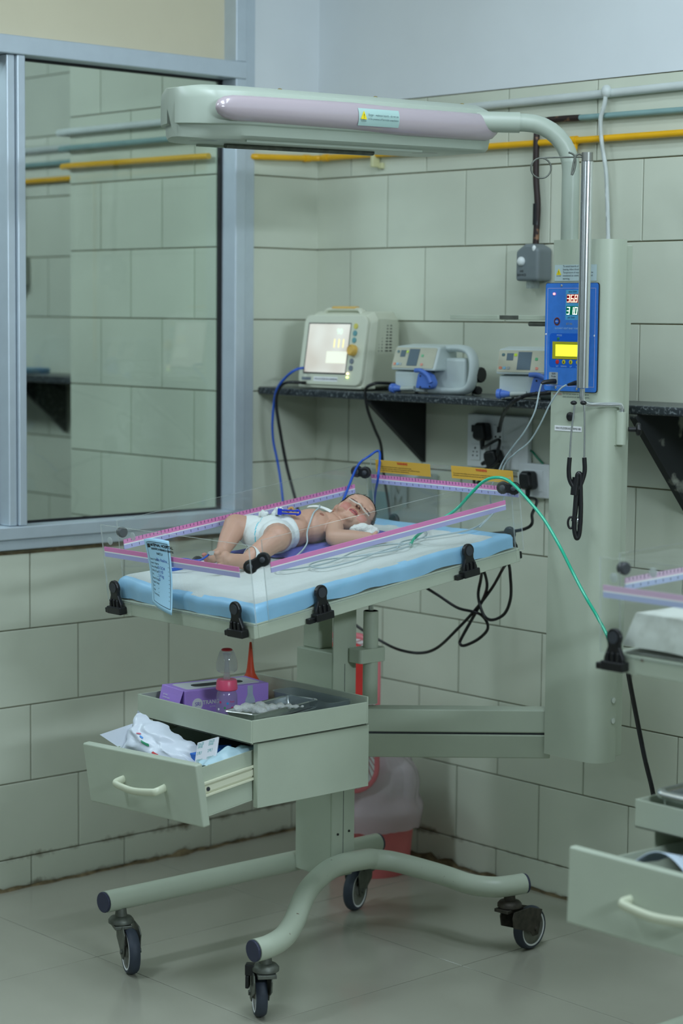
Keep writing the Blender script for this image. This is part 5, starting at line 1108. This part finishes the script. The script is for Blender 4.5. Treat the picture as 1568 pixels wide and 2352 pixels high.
# foot probe and its blue wire
fp = cable('foot_probe_wire', [MBED @ V(p) for p in ((.010, .345, .084), (.030, .300, .084), (.060, .250, .085), (.050, .205, .085), (.020, .180, .085), (-.0, .120, .084), (.03, .10, .084), (.075, .130, .085), (.070, .175, .09), (.04, .165, .095), (.015, .130, .086), (.05, .085, .084), (.10, .115, .088), (.118, .165, .102), (.122, .188, .112))], .0022, MBC, label='blue foot sensor wire looped beside the baby’s feet', k=8)
build(MB().tube([(.112, .196, .108), (.122, .190, .112), (.134, .183, .114)], .009, 10, flat=(.5, 1)), 'foot_sensor', mat('sensor_grey', (160, 168, 166), .5, var=.05), fp, M=MBED, smooth=50)
build(MB().ell((.062, .150, .091), (.010, .005, .004)), 'wire_junction', MBC, fp, M=MBED, smooth=60)
cable('clip_lead', [(0.6596,-0.3885,1.0125), (0.6958,-0.4171,1.0553), (0.7554,-0.4648,1.0996), MBED @ Vector((.022, .822, .232)), MBED @ Vector((.004, .800, .222)), MBED @ Vector((-.004, .770, .205)), MBED @ Vector((.010, .720, .160)), MBED @ Vector((.030, .665, .110)), MBED @ Vector((.062, .628, .088))], .0032, MBC, label='blue lead passing over the far corner of the bed behind the baby’s head', k=8)
# patient card taped outside the foot panel
MCD = mat('blue_card', (172, 218, 242), .6, var=.02, scale=6)
TL, TR, BL, BR = Vector((.150, 0, .186)), Vector((.240, 0, .190)), Vector((.172, 0, .050)), Vector((.238, 0, .028))
def cardf(i, j, lift=0):
    p = TL.lerp(TR, i).lerp(BL.lerp(BR, i), j); y = -.0075-.010*math.sin(math.pi*i)*(1-.5*j)-.016*j*j-.010*(1-j)*(1-j)*.5
    return Vector((p.x, y-lift, p.z+.006*math.sin(math.pi*i)*(1-j)))
card = build(MB().grid(cardf, 16, 20), 'patient_card', MCD, M=MBED, smooth=70, solid=.0004)
tag(card, 'pale blue patient card taped to the foot panel of the bed', 'card')
def cardtext(s, size, i0, j0, m, bold=0, al='LEFT', sx=1):
    cu = bpy.data.curves.new('txt', 'FONT'); cu.body = s; cu.size = size; cu.align_y = 'CENTER'; cu.align_x = al; cu.offset = bold
    to = bpy.data.objects.new('txt', cu); COL.objects.link(to); dg = bpy.context.evaluated_depsgraph_get(); me0 = to.evaluated_get(dg).to_mesh()
    W_, H_ = .078, .145
    vv = [cardf(i0+v.co.x*sx/W_, j0-v.co.y/H_, .0007) for v in me0.vertices]; ff = [list(p.vertices) for p in me0.polygons]
    to.evaluated_get(dg).to_mesh_clear(); bpy.data.objects.remove(to); bpy.data.curves.remove(cu)
    mb = MB().add(vv, ff); build(mb, 'card_print', m, card, M=MBED)
cardtext('MATERNAL HOSPITAL', .0080, .36, .095, M_INKB, .0003, sx=.72); cardtext('DIAGNOSTIC & RESEARCH CENTRE', .0056, .36, .150, M_INKB, .0002, sx=.64); cardtext('NICU', .0066, .56, .215, M_INKB, .0001)
for k, s in enumerate(("Patient’s Name", "Father’s Name", 'Date of Birth', 'DOA & Time', 'Wt.', 'Blood Group', 'Apgar Score', 'Sex', 'Age', 'Consultant')):
    cardtext(s, .0056, .20, .305+k*.056, M_INKB, sx=.9)
ln = MB()
for k in range(10):
    j0 = .320+k*.056
    ln.add([cardf(.46, j0, .0006), cardf(.92, j0, .0006), cardf(.92, j0+.004, .0006), cardf(.46, j0+.004, .0006)], [(0, 1, 2, 3)])
for (i0, j0, i1, j1) in ((.14, .05, .95, .057), (.14, .93, .95, .937), (.14, .05, .152, .937), (.938, .05, .95, .937), (.17, .075, .33, .135)):
    n_ = 10
    for q_ in range(n_):
        ja, jb = j0+(j1-j0)*q_/n_, j0+(j1-j0)*(q_+1)/n_
        for w_ in range(n_):
            ia, ib = i0+(i1-i0)*w_/n_, i0+(i1-i0)*(w_+1)/n_
            ln.add([cardf(ia, ja, .0006), cardf(ib, ja, .0006), cardf(ib, jb, .0006), cardf(ia, jb, .0006)], [(0, 1, 2, 3)])
build(ln, 'card_ruling', M_INKB, card, M=MBED)
MHW = mat('blue_pen', (50, 80, 170), .6, var=.05)
for k, s in enumerate(('B/o Rekha', '', '21/3/24', '11:10', '2.4 kg', 'O')):
    if s: cardtext(s, .0085, .52, .300+k*.056, MHW, sx=.8)

# ------------------------------------------------------------------ things on the instrument tray
MGB = mat('glove_box_purple', (176, 140, 228), .5, var=.03); MGW_ = mat('glove_box_white', (216, 218, 224), .5, var=.03)
gb = thing('glove_box', (.845, -1.055, .598), 'purple and white glove box on the instrument tray behind the feeding bottle', 'glove box')
Mg = Matrix.Translation((.838, -1.040, .595)) @ Matrix.Rotation(math.radians(-9), 4, 'Z')
gx, gy, gz = .052, .108, .066
build(MB().box((-gx, -gy, 0), (gx, gy, gz)), 'box_body', MGB, gb, M=Mg, bevel=.0015)
build(MB().prism(rrect(.075, .19, .008, 3), (0, 0, 0), EX, EY, EZ, gz, gz+.0006), 'top_print', MGW_, gb, M=Mg)
build(MB().prism(rrect(.030, .13, .014, 5, .004, 0), (0, 0, 0), EX, EY, EZ, gz+.0006, gz+.0012), 'dispenser_slot', M_INKB, gb, M=Mg)
build(MB().prism(ngon(.0135, 26, -.077, .034), (0, 0, 0), EY, EZ, EX, gx, gx+.0006), 'logo_disc', MGW_, gb, M=Mg)
Mr = Mg.to_3x3()
text('SRI', .0125, Mg @ Vector((gx+.0006, -.084, .034)), Mr @ EY, Mr @ EZ, mat('logo_violet', (120, 90, 190), .5, var=.02), gb, sx=.95)
text('TRANG', .0125, Mg @ Vector((gx+.0002, -.064, .036)), Mr @ EY, Mr @ EZ, M_SWHITE, gb, bold=.0003)
text('GLOVES', .0040, Mg @ Vector((gx+.0002, -.046, .026)), Mr @ EY, Mr @ EZ, M_SWHITE, gb)
build(MB().prism([(.052, .064), (.066, .064), (.066, .044), (.072, .030), (.072, .016), (.064, .012), (.050, .016), (.046, .030), (.052, .044)], (0, 0, 0), EY, EZ, EX, gx, gx+.0006), 'hand_picture', mat('glove_picture', (176, 190, 206), .5, var=.06, scale=60), gb, M=Mg)
build(MB().prism([(-.106, .002), (-.07, .002), (-.07, .008), (-.106, .008)], (0, 0, 0), EY, EZ, EX, gx, gx+.0006), 'white_strip', MGW_, gb, M=Mg)
build(MB().add([(-gx, -gy-.001, gz), (gx-.006, -gy-.001, gz), (gx-.010, -gy-.018, .012), (-gx+.002, -gy-.016, .008), (-gx, -gy-.002, gz-.001), (gx-.006, -gy-.002, gz-.001), (gx-.010, -gy-.019, .011), (-gx+.002, -gy-.017, .007)], [(0, 1, 2, 3), (7, 6, 5, 4), (0, 4, 5, 1), (1, 5, 6, 2), (2, 6, 7, 3), (3, 7, 4, 0)]), 'open_flap', MGB, gb, M=Mg)
text('SRI TRANG\nexamination gloves', .0052, Mg @ Vector((-.035, -gy-.0085, .045)), Mr @ EX, Mr @ Vector((0, .30, .95)), M_SWHITE, gb, sx=.8)
# feeding bottle
fb = thing('feeding_bottle', (.958, -1.106, .595), 'clear feeding bottle with pink collar and dome cap standing on the tray', 'bottle')
BO = Vector((.958, -1.106, .595))
build(MB().lathe([(.020, .0), (.0235, .003), (.0240, .01), (.0236, .055), (.0228, .066), (.0195, .074), (.0185, .078)], BO, EZ, 32), 'bottle_body', clear_mat('bottle_plastic', (.86, .84, .90), gloss=.8, alpha=.20, acol=(220, 214, 232), rough=.08), fb, smooth=50)
build(MB().lathe([(.0215, .076), (.0238, .078), (.0240, .080), (.0225, .097), (.0205, .100), (.010, .1005)], BO, EZ, 36), 'pink_collar', mat('collar_pink', (240, 90, 128), .35, var=.03), fb, smooth=35)
build(MB().lathe([(.0085, .100), (.0072, .108), (.0050, .130), (.0048, .142), (.010, .158)], BO, EZ, 24), 'spoon_stem', clear_mat('stem_plastic', (.9, .9, .92), alpha=.35), fb, smooth=50)
dome = [(.0130, .1655), (.0168, .160), (.0205, .150), (.0235, .137), (.0242, .127), (.0225, .120), (.0170, .1155)]
build(MB().lathe(dome, BO, EZ, 32, cap=False), 'dome_cap', clear_mat('dome_plastic', (.9, .9, .92), gloss=.9, alpha=.16), fb, smooth=60)
build(MB().lathe([(.0118, .1635), (.0124, .1665), (.009, .1685), (.003, .169)], BO, EZ, 24), 'red_cap_top', mat('cap_red', (206, 24, 40), .35, var=.03), fb, smooth=50)
vw = Vector((.72, -.69, 0)); sd = Vector((.69, .72, 0))
for k, (s_, z_, c_) in enumerate(((.004, .050, (40, 160, 220)), (-.002, .040, (60, 160, 90)), (.010, .030, (230, 200, 40)), (.014, .040, (206, 60, 120)), (-.012, .052, (206, 60, 120)), (.006, .015, (230, 120, 40)), (-.016, .036, (240, 240, 246)), (-.010, .022, (240, 240, 246)), (.016, .020, (150, 50, 120)))):
    r_ = .0243; o_ = BO+vw*math.sqrt(r_*r_-s_*s_)+sd*s_+EZ*z_; nn = (o_-BO-EZ*z_).normalized()
    build(MB().prism(ngon(.0026, 10), o_, Vector((-nn.y, nn.x, 0)), EZ, nn, -.0003, .0003), 'printed_motif', mat('motif_%d' % k, c_, .5, var=.02), fb)
text('Nuk', .0065, BO+vw*.0215+sd*.0135+EZ*.054, (sd*.8-vw*.55), EZ, mat('bottle_red_print', (206, 50, 80), .5, var=.02), fb, align='CENTER', lift=.001)
# rubber bulb syringe
bs = build(MB().lathe([(.0262, .0), (.0268, .012), (.026, .030), (.0235, .045), (.0170, .056), (.0110, .066), (.0085, .078), (.0066, .095), (.0045, .118), (.0030, .136), (.0022, .139)], (.783, -.893, .595), EZ, 30), 'bulb_syringe', mat('orange_rubber', (206, 70, 36), .5, var=.05), smooth=50)
tag(bs, 'orange rubber bulb syringe pointing up behind the glove box', 'bulb syringe')
# steel dressing tray, cotton roll, clear tub, lid
def dish(label, M, L, W, Hh, name='steel_tray', group=None):
    mb = MB(); n_ = 6
    def rr(w, l, r, z): return [Vector((x, y, z)) for x, y in rrect(w, l, r, n_)]
    mb.ring([rr(W, L, .014, Hh), rr(W-.003, L-.003, .0135, Hh+.0018), rr(W-.008, L-.008, .012, Hh+.0010), rr(W-.018, L-.018, .010, .0022), rr(W-.020, L-.020, .010, .0018)], cap0=False)
    mb.ring([rr(W, L, .014, Hh), rr(W-.002, L-.002, .014, Hh-.0016), rr(W-.012, L-.012, .011, Hh-.001), rr(W-.017, L-.017, .010, .0), ], cap0=False)
    return tag(build(mb, name, M_STEEL, M=M, smooth=45), label, 'tray', group)
Mt = Matrix.Translation((1.034, -1.040, .622)) @ Matrix.Rotation(math.radians(17), 4, 'Z') @ Matrix.Rotation(math.radians(-1.5), 4, 'X')
dish('shallow steel tray holding the cotton roll on the instrument tray', Mt, .262, .088, .018)
Mu = Matrix.Translation((1.034, -1.040, .5955)) @ Matrix.Rotation(math.radians(17), 4, 'Z')
dish('second steel tray nested under the cotton tray', Mu, .250, .084, .024)
fluff('cotton_roll', [(1.020, -1.125, .640, .012), (1.030, -1.108, .643, .014), (1.040, -1.094, .640, .014), (1.052, -1.082, .636, .013), (1.050, -1.066, .638, .012), (1.040, -1.105, .646, .010), (1.060, -1.060, .642, .012), (1.063, -1.040, .643, .011), (1.070, -1.022, .641, .009), (1.080, -1.010, .640, .007), (1.086, -.998, .640, .005), (1.036, -1.075, .646, .011)], None, MCT, 'twisted roll of white cotton lying on the steel tray', 'cotton', seed=5, amp=.004)
ct = MB()
rr2 = lambda w, l, r, z: [Vector((x, y, z)) for x, y in rrect(w, l, r, 6)]
ct.ring([rr2(.142, .180, .02, .0), rr2(.146, .184, .024, .003), rr2(.160, .200, .03, .040), rr2(.165, .205, .03, .0425), rr2(.157, .197, .03, .0425), rr2(.143, .181, .022, .003)], cap1=False)
tag(build(ct, 'plastic_tub', clear_mat('tub_plastic', (.80, .84, .85), gloss=.8, alpha=.28, acol=(196, 206, 210), rough=.1), M=Matrix.Translation((1.02, -.868+.0, .5955)) @ Matrix.Rotation(math.radians(90), 4, 'Z') @ Matrix.Scale(.62, 4, (1, 0, 0)), smooth=50), 'clear plastic tub at the back of the instrument tray', 'tub') if False else None
tb = MB().ring([rr2(.190, .062, .012, .0), rr2(.196, .070, .016, .004), rr2(.206, .080, .018, .045), rr2(.210, .083, .018, .047), rr2(.203, .077, .018, .047), rr2(.192, .066, .014, .004)], cap1=False)
tag(build(tb, 'plastic_tub', clear_mat('tub_plastic', (.80, .84, .85), gloss=.8, alpha=.28, acol=(196, 206, 210), rough=.1), M=Matrix.Translation((1.008, -.866, .5955)) @ Matrix.Translation((0, -.035, 0)) @ Matrix.Rotation(math.radians(0), 4, 'Z') @ Matrix.Scale(.86, 4, (0, 1, 0)), smooth=50), 'clear plastic tub at the back right of the instrument tray', 'tub')
lid = build(MB().lathe([(.0145, 0), (.0155, .002), (.0155, .008), (.0135, .010), (.004, .0105)], (1.098, -.942, .5955), EZ, 28), 'white_lid', M_WHITE, smooth=40)
tag(lid, 'small white round lid in the back right corner of the tray', 'lid')

# ------------------------------------------------------------------ things in the open drawer (drawer-local coordinates)
f0 = -1.168-.145
MPL = mat('diaper_pack_film', (214, 222, 232), .32, var=.05, scale=18)
def packf(i, j):
    u = i; v = j
    a = Vector((.800, f0+.040, .548)).lerp(Vector((1.000, f0+.075, .500)), u); b_ = Vector((.800, f0+.100, .630)).lerp(Vector((1.005, f0+.140, .540)), u)
    p = a.lerp(b_, v); bl = math.sin(math.pi*u)**.6*math.sin(math.pi*v)**.6
    return p+Vector((.01*noise.noise(Vector((u*5, v*4, 1))), -.026*bl+.010*noise.noise(Vector((u*7, v*6, 2))), .018*bl+.006*noise.noise(Vector((u*9, v*7, 5)))))
def packb(i, j):
    p = packf(i, j); e = min(i, 1-i, j, 1-j); return p+Vector((0, .030, -.030))*min(1, e*5)
pk = MB().grid(packf, 26, 20).grid(packb, 26, 20)
dpk = build(pk, 'diaper_pack', MPL, M=MDRW, smooth=60)
tag(dpk, 'crumpled white plastic diaper pack sticking out of the open drawer', 'diaper pack')
corner = MB().add([(.756, f0+.020, .590), (.802, f0+.050, .548), (.806, f0+.078, .606), (.800, f0+.070, .575)], [(0, 1, 2), (0, 2, 3), (0, 3, 1), (1, 3, 2)])
build(corner, 'pack_corner', MPL, dpk, M=MDRW)
for k, (i, j, c_, w_) in enumerate(((.36, .42, (56, 150, 110), .011), (.55, .30, (206, 70, 70), .006), (.24, .55, (214, 110, 130), .006), (.30, .50, (90, 150, 220), .005))):
    build(MB().grid(lambda a, b: packf(i+(a-.5)*w_*9, j+(b-.5)*w_*6)+Vector((0, -.0015, .0012)), 3, 3), 'pack_print', mat('pack_print_%d' % k, c_, .4, var=.05), dpk, M=MDRW, smooth=60)
MTQ = mat('teal_print', (90, 176, 172), .5, var=.03)
A0, A1, A2 = Vector((1.030, f0+.058, .522)), Vector((1.090, f0+.072, .539)), Vector((1.048, f0+.102, .579))
ux_ = (A1-A0).normalized(); uy_ = (A2-A0); uy_ = (uy_-ux_*uy_.dot(ux_)).normalized(); un_ = ux_.cross(uy_)
pkt = build(MB().obox(A0+ux_*.031+uy_*.036, ux_*.031, uy_*.040, un_*.002), 'glucose_packet', MGW_, M=MDRW, bevel=.001)
tag(pkt, 'white packet with teal print standing in the open drawer', 'packet')
for k in range(2):
    for q_ in range(4):
        text(('POVIDONE\nSWAB', '2 PLY', 'STERILE', 'LOT 2204')[q_], (.0085, .010, .009, .008)[q_], MDRW @ (A0+ux_*(.004+.032*k)+uy_*(.066-.018*q_)+un_*.002), MDRW.to_3x3() @ ux_, MDRW.to_3x3() @ uy_, MTQ, pkt, sx=.62, space=.8) if q_ != 0 else text('GAUZE\nSWAB', .0085, MDRW @ (A0+ux_*(.004+.032*k)+uy_*.066+un_*.002), MDRW.to_3x3() @ ux_, MDRW.to_3x3() @ uy_, MTQ, pkt, sx=.62, space=.8)
bf = build(MB().obox((1.020, f0+.165, .532), (.040, .022, 0), (-.020, .040, .030), (.001, -.002, .0022)), 'black_folder', M_BLACK, M=MDRW, bevel=.001)
tag(bf, 'black folder lying in the open drawer behind the teal printed packet', 'folder')
tag(build(MB().box((.93, f0+.10, .470), (1.01, f0+.20, .552)), 'blue_carton', mat('blue_carton', (36, 110, 206), .5, var=.04), M=MDRW, bevel=.002), 'blue carton in the open drawer beside the diaper pack', 'carton')
def plf(i, j): return Vector((1.066+.046*i, f0+.045+.15*j, .556+.016*math.sin(math.pi*i)*math.sin(math.pi*j)+.010*noise.noise(Vector((i*4, j*6, 3)))))
tag(build(MB().grid(plf, 14, 20).grid(lambda i, j: plf(i, j)-EZ*.05*min(1, min(i, 1-i, j, 1-j)*6), 14, 20), 'plastic_packet', mat('clear_blue_film', (176, 206, 216), .3, var=.08, scale=20), M=MDRW, smooth=60), 'pale blue plastic packet along the right side of the open drawer', 'packet')

# ------------------------------------------------------------------ empty warmer: mattress, tray, mask
mm = MB(); 
def m2f(i, j, top):
    a = .02+.45*i; b_ = .008+.77*j; e = min(i*.45, (1-i)*.45, j*.77, (1-j)*.77)
    return Vector((a, b_, (.038+.058*min(1, (e/.012)**.5 if e > 0 else 0)+.006*noise.noise(Vector((a*8, b_*8, 1)))+.012*max(0, 1-b_/.25)*max(0, 1-a*2)) if top else .036))
M2 = mat('stained_white_cover', (214, 220, 210), .6, col2=(176, 180, 168), thr=(.52, .75), scale=18)
tag(build(MB().grid(lambda i, j: m2f(i, j, 1), 30, 40).grid(lambda i, j: m2f(i, j, 0), 30, 40), 'mattress', M2, M=MBED2, smooth=60), 'worn white mattress on the empty warmer at the right edge', 'mattress')
O2 = Vector((1.375, .080, 0))
d2 = dish('steel instrument tray with thick rolled rim on the empty warmer', Matrix.Translation(O2+Vector((.915, -1.050, .597))), .215, .30, .052)
build(MB().tube([O2+Vector((.915+x, -1.050+y, .650)) for x, y in rrect(.300, .215, .018, 5)], .0085, 12, closed=True), 'rolled_rim', M_STEEL, d2, smooth=60)
mk = MB().grid(lambda i, j: Vector((.84+.12*i, -1.168-.18+.035+.07*j, .548+.045*math.sin(math.pi*(.1+.8*i))*(1-.4*j))), 16, 8)
msk = build(mk, 'face_mask', mat('mask_blue', (196, 212, 226), .8, var=.03), M=MDRW2, smooth=60, solid=.0015)
tag(msk, 'pale blue face mask lying in the open drawer of the empty warmer', 'face mask')
hem = MB()
for k in range(16): hem.obox(mk.v[4+9*k]+EZ*.002 if k < 17 else 0, EX*.002, EY*.0006, EZ*.0005)
build(hem, 'mask_stitches', M_INKB, msk, M=MDRW2)
build(MB().box((.80, -1.168-.18+.02, .4585), (1.05, -1.02, .475)), 'flat_box', M_DARK, None, M=MDRW2); tag(bpy.data.objects['flat_box'], 'dark flat box at the bottom of the empty warmer’s drawer', 'box')
